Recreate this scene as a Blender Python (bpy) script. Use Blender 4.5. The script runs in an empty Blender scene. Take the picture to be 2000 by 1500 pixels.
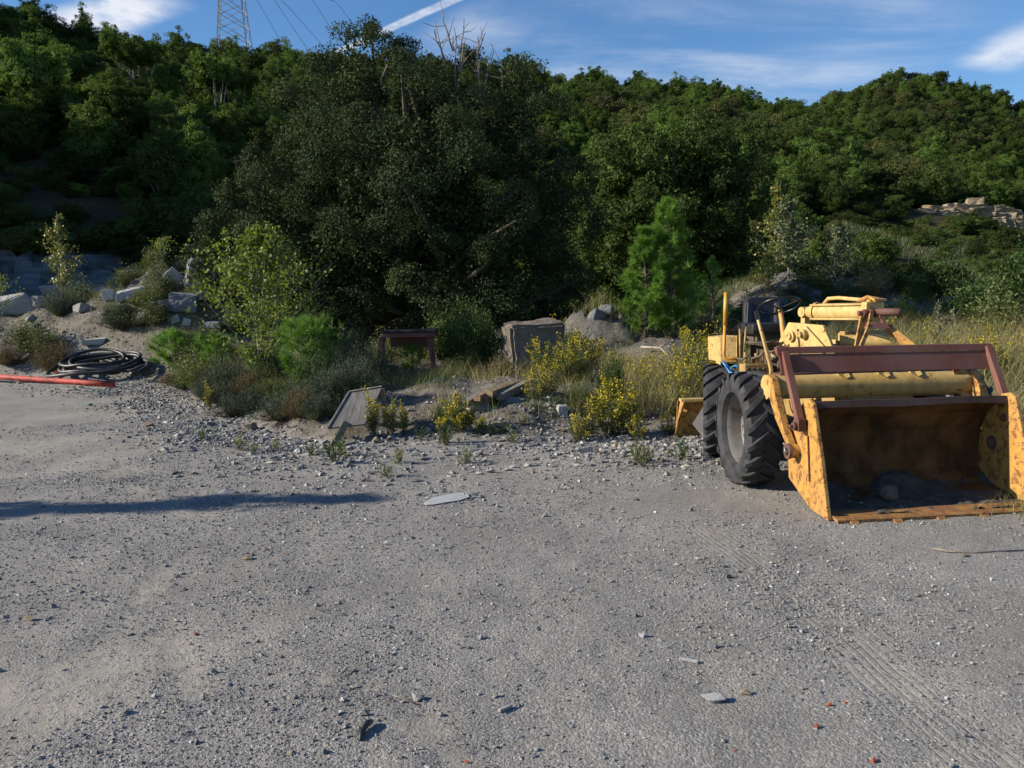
import bpy, bmesh, math
import numpy as np
from mathutils import Vector, Matrix, Euler

# ------------------------------------------------------------------ camera, sky, sun, exposure
scene = bpy.context.scene
COL = scene.collection
FPX, EYE = 1664.0, 1.7
PITCH, ROLL = math.radians(-5.5), math.radians(1.3)
c_f = np.array([0, math.cos(PITCH), math.sin(PITCH)])
_r0 = np.array([1.0, 0, 0]); _u0 = np.cross(_r0, c_f)
c_r = _r0*math.cos(ROLL) - _u0*math.sin(ROLL)
c_u = _u0*math.cos(ROLL) + _r0*math.sin(ROLL)
cd = bpy.data.cameras.new('camera')
cam = bpy.data.objects.new('camera', cd); COL.objects.link(cam)
cd.sensor_fit = 'HORIZONTAL'; cd.sensor_width = 36.0; cd.lens = 36.0*FPX/2000.0
cd.clip_start = 0.05; cd.clip_end = 3000
m = Matrix.Identity(4)
for i in range(3):
    m[i][0] = c_r[i]; m[i][1] = c_u[i]; m[i][2] = -c_f[i]
m[2][3] = EYE
cam.matrix_world = m
scene.camera = cam

SUN_EL, SUN_ROT = math.radians(25), math.radians(-94)
s_dir = np.array([math.cos(SUN_EL)*math.sin(SUN_ROT), math.cos(SUN_EL)*math.cos(SUN_ROT), math.sin(SUN_EL)])
sd = bpy.data.lights.new('sun', 'SUN'); sun = bpy.data.objects.new('sun', sd); COL.objects.link(sun)
sd.energy = 5.0; sd.angle = math.radians(0.53); sd.color = (1.0, 0.90, 0.755)
sun.rotation_euler = Vector(-s_dir).to_track_quat('-Z', 'Y').to_euler()
sun.location = (-30, -5, 30)

scene.view_settings.view_transform = 'Standard'
scene.view_settings.look = 'None'
scene.view_settings.exposure = 0.80
scene.cycles.max_bounces = 5; scene.cycles.diffuse_bounces = 2; scene.cycles.glossy_bounces = 2; scene.cycles.transmission_bounces = 3; scene.cycles.transparent_max_bounces = 6
scene.view_settings.gamma = 1.0
scene.view_settings.use_curve_mapping = False

world = bpy.data.worlds.new('World'); scene.world = world; world.use_nodes = True
wn, wl = world.node_tree.nodes, world.node_tree.links
wn.clear()
class NT:
    """small node helper"""
    def __init__(s, tree): s.t = tree; s.n = tree.nodes; s.l = tree.links
    def node(s, typ, **kw):
        n = s.n.new(typ)
        for k, v in kw.items(): setattr(n, k, v)
        return n
    def put(s, sock, v):
        if isinstance(v, bpy.types.NodeSocket): s.l.new(v, sock)
        elif isinstance(v, (tuple, list)):
            if len(v) == 3 and sock.type == 'RGBA': v = (*v, 1)
            sock.default_value = v
        else: sock.default_value = v
    def math(s, op, a, b=0.0, c=0.0, clamp=False):
        n = s.node('ShaderNodeMath', operation=op, use_clamp=clamp)
        s.put(n.inputs[0], a); s.put(n.inputs[1], b)
        if len(n.inputs) > 2: s.put(n.inputs[2], c)
        return n.outputs[0]
    def mix(s, fac, a, b, blend='MIX'):
        n = s.node('ShaderNodeMix', data_type='RGBA', blend_type=blend)
        s.put(n.inputs[0], fac); s.put(n.inputs[6], a); s.put(n.inputs[7], b)
        return n.outputs[2]
    def ramp(s, fac, stops, interp='LINEAR'):
        n = s.node('ShaderNodeValToRGB'); r = n.color_ramp; r.interpolation = interp
        while len(r.elements) < len(stops): r.elements.new(0.5)
        for e, (p, c) in zip(r.elements, stops):
            e.position = p
            e.color = (c, c, c, 1) if not isinstance(c, (tuple, list)) else (*c[:3], 1)
        s.put(n.inputs[0], fac); return n.outputs[0]
    def maprange(s, v, a, b, c=0.0, d=1.0, smooth=True):
        n = s.node('ShaderNodeMapRange', interpolation_type='SMOOTHSTEP' if smooth else 'LINEAR')
        s.put(n.inputs[0], v)
        for i, q in enumerate((a, b, c, d)): s.put(n.inputs[i+1], q)
        return n.outputs[0]
    def noise(s, vec, scale, detail=4, rough=0.55, dist=0.0):
        n = s.node('ShaderNodeTexNoise'); n.inputs['Scale'].default_value = scale
        n.inputs['Detail'].default_value = detail; n.inputs['Roughness'].default_value = rough
        n.inputs['Distortion'].default_value = dist
        if vec is not None: s.put(n.inputs['Vector'], vec)
        return n.outputs['Fac']
    def voro(s, vec, scale, feature='F1', rnd=1.0):
        n = s.node('ShaderNodeTexVoronoi', feature=feature); n.inputs['Scale'].default_value = scale
        n.inputs['Randomness'].default_value = rnd
        if vec is not None: s.put(n.inputs['Vector'], vec)
        return n
    def mapping(s, vec, scale=(1, 1, 1), rot=(0, 0, 0), loc=(0, 0, 0)):
        n = s.node('ShaderNodeMapping'); s.put(n.inputs['Vector'], vec)
        n.inputs['Scale'].default_value = scale; n.inputs['Rotation'].default_value = rot; n.inputs['Location'].default_value = loc
        return n.outputs[0]
    def attr(s, name):
        return s.node('ShaderNodeAttribute', attribute_name=name)
    def bump(s, h, strength, dist, normal=None):
        n = s.node('ShaderNodeBump'); s.put(n.inputs['Height'], h)
        n.inputs['Strength'].default_value = strength; n.inputs['Distance'].default_value = dist
        if normal is not None: s.put(n.inputs['Normal'], normal)
        return n.outputs[0]

T = NT(world.node_tree)
sky = T.node('ShaderNodeTexSky', sky_type='NISHITA'); sky.sun_disc = False
sky.sun_elevation = SUN_EL; sky.sun_rotation = SUN_ROT
sky.altitude = 300; sky.air_density = 1.0; sky.dust_density = 0.15; sky.ozone_density = 3.0
tc = T.node('ShaderNodeTexCoord'); sep = T.node('ShaderNodeSeparateXYZ'); T.put(sep.inputs[0], tc.outputs['Generated'])
dx, dy, dz = sep.outputs
zc = T.math('ADD', T.math('MAXIMUM', dz, 0.0), 0.18)
cu, cv = T.math('DIVIDE', dx, zc), T.math('DIVIDE', dy, zc)
comb = T.node('ShaderNodeCombineXYZ'); T.put(comb.inputs[0], cu); T.put(comb.inputs[1], cv)
pl = comb.outputs[0]                                   # sky directions on a flat cloud layer
warp = T.noise(T.mapping(pl, (0.8, 1.6, 1)), 1.3, 3)
cirrus = T.noise(T.mapping(pl, (0.55, 1.5, 1), (0, 0, 0.5), (3.1, 0.4, 0)), 1.7, 8, 0.6, 0.7)
big = T.noise(T.mapping(pl, (1, 1, 1), (0, 0, 0), (7.3, 2.2, 0)), 0.75, 2)
veil = T.math('MULTIPLY', T.maprange(cirrus, 0.50, 0.95), T.maprange(big, 0.42, 0.66))
def streak(p0, p1, w, edge, amp, soft=0.25):
    """an elongated cloud on the cloud layer between two directions (world space)"""
    def lay(d):
        d = np.array(d)/np.linalg.norm(d); z = max(d[2], 0)+0.18
        return np.array([d[0]/z, d[1]/z])
    a, b = lay(p0), lay(p1); L = np.linalg.norm(b-a); t = (b-a)/L; n = np.array([-t[1], t[0]])
    al = T.math('ADD', T.math('MULTIPLY', cu, t[0]), T.math('MULTIPLY_ADD', cv, t[1], -float(a@t)))
    ac = T.math('ADD', T.math('MULTIPLY', cu, n[0]), T.math('MULTIPLY_ADD', cv, n[1], -float(a@n)))
    nz = T.noise(T.mapping(pl, (1, 1, 1)), edge, 6, 0.62)
    nz2 = T.noise(T.mapping(pl, (1, 1, 1), (0, 0, 0), (5, 1, 0)), edge*2.7, 5, 0.6)
    ac = T.math('ABSOLUTE', T.math('ADD', ac, T.math('MULTIPLY', T.math('SUBTRACT', nz, 0.5), amp)))
    across = T.maprange(ac, w*(1-soft*2), w*1.35, 1.0, 0.0)
    al1 = T.maprange(al, -0.25*L, 0.12*L); al2 = T.maprange(al, 0.8*L, 1.25*L, 1.0, 0.0)
    mm = T.math('MULTIPLY', across, T.math('MULTIPLY', al1, al2))
    return T.math('MULTIPLY', mm, T.maprange(nz2, 0.25, 0.62, 0.35, 1.0))
def cray(x, y): return c_f + c_r*(x-1000)/FPX + c_u*(750-y)/FPX
cl1 = streak(cray(120, 82), cray(290, -5), 0.075, 4.5, 0.13, 0.35)
cl2 = streak(cray(560, 150), cray(930, -20), 0.013, 9.0, 0.012, 0.2)
cl3 = streak(cray(1935, 125), cray(2100, 30), 0.09, 3.5, 0.12, 0.4)
cl4 = T.math('MULTIPLY', streak(cray(1080, 120), cray(1760, 130), 0.42, 1.6, 0.5, 0.45), T.maprange(cirrus, 0.38, 0.72))
cl5 = T.math('MULTIPLY', streak(cray(880, 40), cray(1000, 90), 0.16, 2.6, 0.25, 0.45), T.maprange(cirrus, 0.35, 0.7))
veil = T.math('MAXIMUM', veil, T.math('MAXIMUM', T.math('MULTIPLY', cl4, 0.8), T.math('MULTIPLY', cl5, 0.7)))
mask = T.math('MAXIMUM', T.math('MULTIPLY', veil, 0.62), T.math('MULTIPLY', cl1, 0.92))
mask = T.math('MAXIMUM', mask, T.math('MAXIMUM', T.math('MULTIPLY', cl2, 0.6), T.math('MULTIPLY', cl3, 0.75)))
hsv = T.node('ShaderNodeHueSaturation'); T.put(hsv.inputs['Color'], sky.outputs[0]); hsv.inputs['Saturation'].default_value = 1.2; hsv.inputs['Hue'].default_value = 0.505; hsv.inputs['Value'].default_value = 1.22
skyc = T.mix(T.math('MINIMUM', mask, 1.0), hsv.outputs[0], (7.4, 7.6, 8.1))
bg = T.node('ShaderNodeBackground'); T.put(bg.inputs[0], skyc); bg.inputs[1].default_value = 0.070
wo = T.node('ShaderNodeOutputWorld'); T.l.new(bg.outputs[0], wo.inputs[0])

# ------------------------------------------------------------------ numpy helpers
rng = np.random.default_rng(7)
def hash2(ix, iy, seed=0):
    h = (ix.astype(np.int64)*374761393 + iy.astype(np.int64)*668265263 + seed*982451653) & 0xffffffff
    h = ((h ^ (h >> 13))*1274126177) & 0xffffffff
    h = (h ^ (h >> 16))
    return (h & 0xffffff)/float(0xffffff)
def vnoise(x, y, seed=0):
    x = np.asarray(x, float); y = np.asarray(y, float)
    ix, iy = np.floor(x), np.floor(y); fx, fy = x-ix, y-iy
    fx = fx*fx*(3-2*fx); fy = fy*fy*(3-2*fy)
    a = hash2(ix, iy, seed); b = hash2(ix+1, iy, seed); c = hash2(ix, iy+1, seed); d = hash2(ix+1, iy+1, seed)
    return (a*(1-fx)+b*fx)*(1-fy) + (c*(1-fx)+d*fx)*fy
def fbm(x, y, octv=4, seed=0):
    r = 0; a = 0.5
    for i in range(octv):
        r = r + a*(vnoise(x*2**i, y*2**i, seed+i*17)-0.5); a *= 0.5
    return r*2
def sst(t): t = np.clip(t, 0, 1); return t*t*(3-2*t)
def unit(v): return v/np.maximum(np.linalg.norm(v, axis=-1, keepdims=True), 1e-9)

# ------------------------------------------------------------------ terrain (metres; x right, y away, z up)
EX = [-60, -20, -12, -9, -7, -5.2, -3.5, -2.2, 0, 2, 4, 6, 7.5, 9, 12, 30]
EY = [26, 23, 21.5, 20.0, 17.0, 14.0, 11.8, 10.4, 10.3, 10.4, 11.0, 11.2, 10.0, 8.5, 7.5, 6]
def edge_y(x): return np.interp(x, EX, EY) + 0.5*fbm(np.asarray(x)*0.7, np.asarray(x)*0+3.3, 3, 5)
HX = [-1700, -900, -300, 0, 100, 200, 300, 340, 420, 500, 620, 800, 1050, 1150, 1250, 1330, 1400, 1480, 1560, 1640, 1760, 2000, 2400, 3200]
HSK = [-620, -480, -150, 66, 88, 90, 110, 130, 114, 108, 99, 118, 150, 155, 163, 166, 181, 205, 222, 250, 300, 372, 380, 390]  # unseen ridge left of view raised to cast shade on the left slope
HYR = np.interp(HX, [-1700, -300, 0, 340, 620, 1050, 1330, 1560, 1700, 2000, 2400, 3200], [96, 100, 106, 112, 128, 165, 182, 190, 168, 108, 104, 100])
HHR = EYE + (590-0.0227*(np.array(HX)-1000)-np.array(HSK))/FPX*HYR - 4.6
RX = [1150, 1450, 1540, 1600, 1640, 1680, 1740, 1800, 1860, 1920, 2000, 2300, 2800]
RSK = [330, 240, 216, 208, 191, 179, 157, 154, 169, 189, 203, 280, 380]
RH = EYE + (590-0.0227*(np.array(RX)-1000)-np.array(RSK))/FPX*290 - 4.2
def Hf(x, y):
    x = np.asarray(x, float); y = np.asarray(y, float)
    d = y - edge_y(x)
    h = 0.36*sst(d/2.0) + 0.018*np.clip(d, 0, 26)
    h = h + 0.20*fbm(x*0.9, y*0.9, 4, 2)*sst(d/1.2)*(1-sst((d-40)/20))
    h = h + 0.03*fbm(x*0.35, y*0.35, 3, 9) + 0.012*fbm(x*2.5, y*2.5, 3, 11)
    A = np.interp(x, [-50, -21, -16, -12, -9.6, -8, -6.9, -4.3], [1.2, 1.4, 1.45, 1.4, 2.1, 2.1, 1.4, 0])
    w = np.where(y < 23.5, 2.9, 3.6)
    h = h + A*np.exp(-((y-23.5)/w)**2)*(1+0.25*fbm(x*0.8, y*0.8, 4, 21))
    B = np.interp(x, [4.0, 7, 8.5, 11, 14, 17.5], [0, 1.25, 1.6, 1.35, 0.7, 0])
    h = h + B*np.exp(-((y-27)/np.where(y < 27, 3.0, 5.0))**2)*(1+0.3*fbm(x*0.7, y*0.7, 4, 23))
    h = h + 0.85*np.exp(-((x-1.75)/0.7)**2-((y-17.9)/0.8)**2)*(1+0.5*fbm(x*1.5, y*1.5, 4, 29)) + 0.5*np.exp(-((x-3.0)/1.4)**2-((y-17.6)/1.6)**2)
    yy = np.maximum(y, 25.0); px = 1000 + FPX*x/yy
    mk = sst((y-30)/8)
    lf = sst((px+2500)/300)*(1-sst((px-330)/130))
    st = sst((y-41.5-0.9*fbm(x*0.25, y*0+1, 3, 31))/1.8)
    h = h + mk*lf*st*(2.4 - 0.9*sst((px-0)/330))*(1+0.3*fbm(x*0.4, y*0.4, 3, 33))
    yr = np.interp(px, HX, HYR); hr = np.interp(px, HX, HHR)
    ft = np.interp(px, [380, 700, 1450, 1650], [45, 62, 62, 46])
    t = np.clip((y-ft)/(yr-ft), 0, 1)
    mid = hr*t**0.9*(1-0.55*sst((y-yr)/120))
    rr = np.interp(px, RX, RH)
    t2 = np.clip((y-110)/(290-110), 0, 1)
    rgt = rr*t2**0.95*(1-0.5*sst((y-292)/170))
    hill = np.maximum(mid, rgt)
    hill = hill + 2.2*fbm(x*0.045, y*0.045, 4, 41)*sst((hill-1)/6)
    shade_spur = 23*sst((-x-34)/24)*sst((y-30)/8)*(1-sst((y-52)/10))  # ridge added out of view on the left to keep sun off the ledge
    h = h + shade_spur
    g = (y > 0) & (np.hypot(x, y) < 30)
    h = h + np.where(g, (0.008*fbm(x*7, y*7, 3, 71) + 0.05*fbm(x*5, y*5, 3, 73)*sst((d+0.15)/0.7)), 0)
    return h + np.where(y > 30, hill, 0)
def ground_at(x, y): return float(Hf(np.array([x]), np.array([y]))[0])
def hit(px, py, ymin=2.0, ymax=420.0):
    """where the sight line through a photo pixel meets the terrain"""
    d = cray(px, py); ys = np.geomspace(ymin, ymax, 5000)
    X = d[0]/d[1]*ys; Z = EYE + d[2]/d[1]*ys
    g = Hf(X, ys) - Z
    i = np.argmax(g > 0)
    if g[i] <= 0: i = len(ys)-1
    return np.array([X[i], ys[i], float(Hf(X[i:i+1], ys[i:i+1])[0])])
def WP(px, py, Y):
    d = cray(px, py); return np.array([0, 0, EYE]) + d*Y/d[1]
def on(px, Y):
    """ground point at depth Y below/above photo column px"""
    x = (px-1000)/FPX*Y*1.002
    return np.array([x, Y, ground_at(x, Y)])

# ------------------------------------------------------------------ mesh building
def mesh_np(name, V, F, mat, attrs=None, smooth=False):
    V = np.asarray(V, np.float32); F = np.asarray(F, np.int32)
    me = bpy.data.meshes.new(name); k = F.shape[1]
    me.vertices.add(len(V)); me.vertices.foreach_set('co', V.ravel())
    me.loops.add(F.size); me.loops.foreach_set('vertex_index', F.ravel())
    me.polygons.add(len(F)); me.polygons.foreach_set('loop_start', np.arange(0, F.size, k, dtype=np.int32))
    me.polygons.foreach_set('loop_total', np.full(len(F), k, np.int32))
    me.polygons.foreach_set('use_smooth', np.full(len(F), smooth, bool))
    me.update(calc_edges=True)
    for an, (dom, arr) in (attrs or {}).items():
        if arr.ndim == 2:
            a = me.attributes.new(an, 'FLOAT_COLOR', dom); a.data.foreach_set('color', np.ascontiguousarray(arr, np.float32).ravel())
        else:
            a = me.attributes.new(an, 'FLOAT', dom); a.data.foreach_set('value', np.ascontiguousarray(arr, np.float32))
    if mat is not None: me.materials.append(mat)
    return me
def link(name, me, parent=None, loc=None):
    o = bpy.data.objects.new(name, me); COL.objects.link(o)
    if parent is not None: o.parent = parent
    if loc is not None: o.location = loc
    return o
def tag(o, label=None, cat=None, group=None, kind=None):
    if label: o['label'] = label
    if cat: o['category'] = cat
    if group: o['group'] = group
    if kind: o['kind'] = kind
    return o
def empty(name, loc, label, cat, group=None):
    o = bpy.data.objects.new(name, None); COL.objects.link(o); o.location = loc; o.empty_display_size = 0.2
    return tag(o, label, cat, group)

class MB:
    """collects shapes (world or local coordinates) and links them as ONE mesh"""
    def __init__(s): s.V = []; s.F = []
    def add(s, V, F):
        b = len(s.V); s.V.extend([tuple(map(float, v)) for v in V]); s.F.extend([tuple(int(i)+b for i in f) for f in F]); return s
    def box(s, c, size, ax=None):
        c = np.array(c, float); ax = np.eye(3) if ax is None else np.array(ax, float)
        h = np.array(size)/2
        V = [c + ax[0]*h[0]*a + ax[1]*h[1]*b + ax[2]*h[2]*d for a in (-1, 1) for b in (-1, 1) for d in (-1, 1)]
        return s.add(V, [(0, 1, 3, 2), (4, 6, 7, 5), (0, 4, 5, 1), (2, 3, 7, 6), (0, 2, 6, 4), (1, 5, 7, 3)])
    def bar(s, p0, p1, w, h, up=(0, 0, 1)):
        p0 = np.array(p0, float); p1 = np.array(p1, float); a = unit(p1-p0); up = np.array(up, float)
        sd = np.cross(a, up)
        if np.linalg.norm(sd) < 1e-3: sd = np.cross(a, [1, 0, 0])
        sd = unit(sd); u2 = np.cross(sd, a)
        return s.box((p0+p1)/2, (np.linalg.norm(p1-p0), w, h), (a, sd, u2))
    def tube(s, pts, rad, n=8, cap=True):
        pts = np.array(pts, float); rad = np.broadcast_to(np.array(rad, float), (len(pts),))
        tg = np.gradient(pts, axis=0); tg = unit(tg); ref = np.array([0, 0, 1.0])
        if abs(tg[0]@ref) > 0.9: ref = np.array([1.0, 0, 0])
        V = []; a = unit(np.cross(tg[0], ref))
        for p, t, r in zip(pts, tg, rad):
            a = unit(a - t*(a@t)); b = np.cross(t, a)
            for k in range(n):
                q = 2*math.pi*k/n; V.append(p + r*(math.cos(q)*a + math.sin(q)*b))
        F = [(i*n+k, i*n+(k+1) % n, (i+1)*n+(k+1) % n, (i+1)*n+k) for i in range(len(pts)-1) for k in range(n)]
        if cap: F += [tuple(range(n))[::-1], tuple((len(pts)-1)*n+k for k in range(n))]
        return s.add(V, F)
    def cyl(s, p0, p1, r, r1=None, n=16): return s.tube([p0, p1], [r, r if r1 is None else r1], n)
    def lathe(s, c, axis, prof, n=32, ref=(0, 0, 1)):
        """prof: list of (along axis, radius)"""
        c = np.array(c, float); a = unit(np.array(axis, float)); b = unit(np.cross(a, ref)); d = np.cross(a, b)
        V = [c + a*h + r*(math.cos(2*math.pi*k/n)*b + math.sin(2*math.pi*k/n)*d) for h, r in prof for k in range(n)]
        F = [(i*n+k, (i+1)*n+k, (i+1)*n+(k+1) % n, i*n+(k+1) % n) for i in range(len(prof)-1) for k in range(n)]
        return s.add(V, F)
    def slab(s, poly, off):
        """a flat polygon (3-D points) given thickness by the vector off"""
        poly = [np.array(p, float) for p in poly]; off = np.array(off, float); n = len(poly)
        V = poly + [p+off for p in poly]
        F = [tuple(range(n))[::-1], tuple(range(n, 2*n))] + [(i, (i+1) % n, n+(i+1) % n, n+i) for i in range(n)]
        return s.add(V, F)
    def build(s, name, mat, parent=None, smooth=False, bevel=0.0, origin=None, auto=None):
        """auto: smooth shading below this angle (radians)"""
        org = np.array(parent.location if (origin is None and parent is not None) else (origin if origin is not None else (0, 0, 0)))
        me = bpy.data.meshes.new(name)
        me.from_pydata([tuple(np.array(v)-org) for v in s.V], [], s.F)
        bm = bmesh.new(); bm.from_mesh(me); bmesh.ops.recalc_face_normals(bm, faces=bm.faces); 
        if bevel:
            es = [e for e in bm.edges if len(e.link_faces) == 2 and e.calc_face_angle(0) > 0.6]
            bmesh.ops.bevel(bm, geom=es, offset=bevel, segments=2, affect='EDGES', profile=0.6, clamp_overlap=True)
        if auto is not None:
            for f in bm.faces: f.smooth = True
            for e in bm.edges:
                if len(e.link_faces) != 2 or e.calc_face_angle(0) > auto: e.smooth = False
        elif smooth:
            for f in bm.faces: f.smooth = True
        bm.to_mesh(me); bm.free()
        me.materials.append(mat)
        o = link(name, me, parent)
        if parent is None: o.location = org
        return o
def copy_tree(o, loc=None, rotz=None, scale=None, parent=None):
    c = o.copy(); COL.objects.link(c)
    if parent is not None: c.parent = parent
    if loc is not None: c.location = loc
    if rotz is not None: c.rotation_euler = (0, 0, rotz)
    if scale is not None: c.scale = (scale,)*3 if np.isscalar(scale) else scale
    for ch in kids.get(o.name, []):
        copy_tree(ch, parent=c)
    return c
kids = {}
def register(o):
    """remember the children of a thing (and their children) so that copying never searches the scene"""
    kids[o.name] = list(o.children)
    for ch in o.children: register(ch)

# ------------------------------------------------------------------ materials
def material(name):
    mt = bpy.data.materials.new(name); mt.use_nodes = True
    t = NT(mt.node_tree); bs = mt.node_tree.nodes['Principled BSDF']
    return mt, t, bs
def tri_attr_leaf(name, stops, rough=0.5, spec=0.5, trans=0.25, objvar=0.12, tcol=None):
    """leaf: colour varies from leaf to leaf and from plant to plant"""
    mt, t, bs = material(name)
    r = t.attr('rnd').outputs['Fac']; oi = t.node('ShaderNodeObjectInfo')
    f = t.math('ADD', r, t.math('MULTIPLY', t.math('SUBTRACT', oi.outputs['Random'], 0.5), objvar*2), clamp=True)
    col = t.ramp(f, stops)
    hs = t.node('ShaderNodeHueSaturation'); t.put(hs.inputs['Color'], col)
    t.put(hs.inputs['Value'], t.math('MULTIPLY_ADD', oi.outputs['Random'], objvar*2.4, 1-objvar*1.2))
    t.put(hs.inputs['Hue'], t.math('MULTIPLY_ADD', oi.outputs['Random'], objvar*0.10, 0.5-objvar*0.035))
    col = hs.outputs[0]
    t.put(bs.inputs['Base Color'], col); bs.inputs['Roughness'].default_value = rough
    bs.inputs['Specular IOR Level'].default_value = spec
    if trans > 0:
        tr = t.node('ShaderNodeBsdfTranslucent'); t.put(tr.inputs[0], t.mix(0.5, col, t.mix(1.0, col, (1.0, 1.0, 0.35), 'MULTIPLY')))
        mx = t.node('ShaderNodeMixShader'); mx.inputs[0].default_value = trans
        out = mt.node_tree.nodes['Material Output']
        t.l.new(bs.outputs[0], mx.inputs[1]); t.l.new(tr.outputs[0], mx.inputs[2]); t.l.new(mx.outputs[0], out.inputs[0])
    return mt
def plain(name, col, rough=0.7, metal=0.0, var=0.25, scale=8.0, bump=0.2, bdist=0.01, spec=0.5, stretch=(1, 1, 1)):
    mt, t, bs = material(name)
    tcn = t.node('ShaderNodeTexCoord'); v = t.mapping(tcn.outputs['Object'], stretch)
    n = t.noise(v, scale, 6, 0.6)
    k = t.maprange(n, 0.3, 0.7, 1-var, 1+var)
    hs = t.node('ShaderNodeHueSaturation'); t.put(hs.inputs['Color'], (*col, 1)); t.put(hs.inputs['Value'], k)
    t.put(bs.inputs['Base Color'], hs.outputs[0]); bs.inputs['Roughness'].default_value = rough
    bs.inputs['Metallic'].default_value = metal; bs.inputs['Specular IOR Level'].default_value = spec
    if bump: t.put(bs.inputs['Normal'], t.bump(t.noise(v, scale*3, 6, 0.65), bump, bdist))
    return mt
def stone_mat(name, cols, scale=3.0, objvar=0.5, bump=0.5, bdist=0.03, rough=0.9):
    mt, t, bs = material(name)
    tcn = t.node('ShaderNodeTexCoord'); oi = t.node('ShaderNodeObjectInfo')
    off = t.node('ShaderNodeVectorMath', operation='SCALE'); t.put(off.inputs[0], oi.outputs['Location']); off.inputs['Scale'].default_value = 3.7
    ad = t.node('ShaderNodeVectorMath', operation='ADD'); t.put(ad.inputs[0], tcn.outputs['Object']); t.put(ad.inputs[1], off.outputs[0])
    v = ad.outputs[0]
    n = t.noise(v, scale, 7, 0.62)
    f = t.math('ADD', t.math('MULTIPLY', n, 1-objvar), t.math('MULTIPLY', oi.outputs['Random'], objvar))
    base = t.ramp(f, [(0.2+0.6*i/(len(cols)-1), c) for i, c in enumerate(cols)])
    sp = t.noise(v, scale*9, 4, 0.7)
    col = t.mix(t.maprange(sp, 0.35, 0.7, 0.0, 0.45), base, t.mix(1.0, base, (0.5, 0.5, 0.5), 'MULTIPLY'))
    t.put(bs.inputs['Base Color'], col); bs.inputs['Roughness'].default_value = rough
    bs.inputs['Specular IOR Level'].default_value = 0.25
    h = t.math('ADD', t.noise(v, scale*2.2, 8, 0.65), t.math('MULTIPLY', sp, 0.25))
    t.put(bs.inputs['Normal'], t.bump(h, bump, bdist))
    return mt
GREY = [(0.12, 0.125, 0.13), (0.20, 0.205, 0.21), (0.27, 0.265, 0.255), (0.33, 0.315, 0.28)]
TAN = [(0.15, 0.12, 0.085), (0.25, 0.21, 0.155), (0.33, 0.28, 0.205)]
M = {}
M['stone_grey'] = stone_mat('stone_grey', GREY, 6, 0.6, 0.5, 0.02)
M['stone_pale'] = stone_mat('stone_pale', [(0.27, 0.275, 0.28), (0.36, 0.36, 0.36), (0.45, 0.44, 0.42)], 7, 0.3, 0.4, 0.015)
M['stone_tan'] = stone_mat('stone_tan', TAN, 5, 0.45, 0.6, 0.03)
M['stone_brown'] = stone_mat('stone_brown', [(0.085, 0.070, 0.056), (0.145, 0.122, 0.10), (0.23, 0.195, 0.155)], 2.2, 0.1, 0.9, 0.06)
M['stone_slate'] = stone_mat('stone_slate', [(0.10, 0.11, 0.125), (0.16, 0.17, 0.185), (0.24, 0.245, 0.25)], 4, 0.3, 0.6, 0.03)
M['brick_red'] = stone_mat('brick_red', [(0.30, 0.065, 0.03), (0.42, 0.10, 0.045)], 8, 0.4, 0.4, 0.01)
M['sandstone'] = stone_mat('sandstone', [(0.19, 0.145, 0.09), (0.30, 0.24, 0.155), (0.39, 0.325, 0.22)], 0.7, 0.35, 0.8, 0.25)
M['oak_leaf'] = tri_attr_leaf('holm_oak_leaf', [(0, (0.018, 0.030, 0.012)), (0.55, (0.036, 0.054, 0.021)), (0.88, (0.058, 0.078, 0.032)), (1, (0.082, 0.088, 0.034))], 0.68, 0.10, 0.22, 0.04)
M['oak_leaf2'] = tri_attr_leaf('deciduous_oak_leaf', [(0, (0.030, 0.052, 0.012)), (0.6, (0.062, 0.102, 0.024)), (1, (0.10, 0.145, 0.036))], 0.65, 0.12, 0.3, 0.04)
M['hill_oak'] = tri_attr_leaf('evergreen_leaf', [(0, (0.028, 0.044, 0.012)), (0.6, (0.060, 0.088, 0.022)), (1, (0.105, 0.132, 0.036))], 0.7, 0.12, 0.3, 0.3)
M['hill_pine'] = tri_attr_leaf('pine_needle_clump', [(0, (0.040, 0.072, 0.014)), (0.6, (0.082, 0.130, 0.026)), (1, (0.130, 0.180, 0.040))], 0.7, 0.12, 0.35, 0.28)
M['hill_dry'] = tri_attr_leaf('turning_leaf', [(0, (0.045, 0.052, 0.012)), (0.6, (0.085, 0.092, 0.020)), (1, (0.13, 0.128, 0.03))], 0.6, 0.3, 0.2, 0.15)
M['pine_needle'] = tri_attr_leaf('young_pine_needle', [(0, (0.065, 0.145, 0.016)), (0.6, (0.125, 0.25, 0.028)), (1, (0.20, 0.33, 0.045))], 0.5, 0.4, 0.3, 0.06)
M['poplar_leaf'] = tri_attr_leaf('poplar_leaf', [(0, (0.09, 0.13, 0.02)), (0.6, (0.16, 0.22, 0.03)), (0.92, (0.24, 0.28, 0.05)), (1, (0.34, 0.28, 0.05))], 0.5, 0.3, 0.42, 0.05)
M['aspen_leaf'] = tri_attr_leaf('yellowing_poplar_leaf', [(0, (0.09, 0.12, 0.025)), (0.65, (0.16, 0.18, 0.035)), (1, (0.30, 0.25, 0.05))], 0.4, 0.5, 0.35, 0.05)
M['silver_leaf'] = tri_attr_leaf('silvery_leaf', [(0, (0.06, 0.085, 0.045)), (0.6, (0.12, 0.15, 0.08)), (1, (0.22, 0.22, 0.10))], 0.55, 0.25, 0.3, 0.08)
M['bush_leaf'] = tri_attr_leaf('bush_leaf', [(0, (0.022, 0.045, 0.014)), (0.6, (0.045, 0.085, 0.022)), (1, (0.085, 0.13, 0.035))], 0.6, 0.15, 0.3, 0.10)
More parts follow.
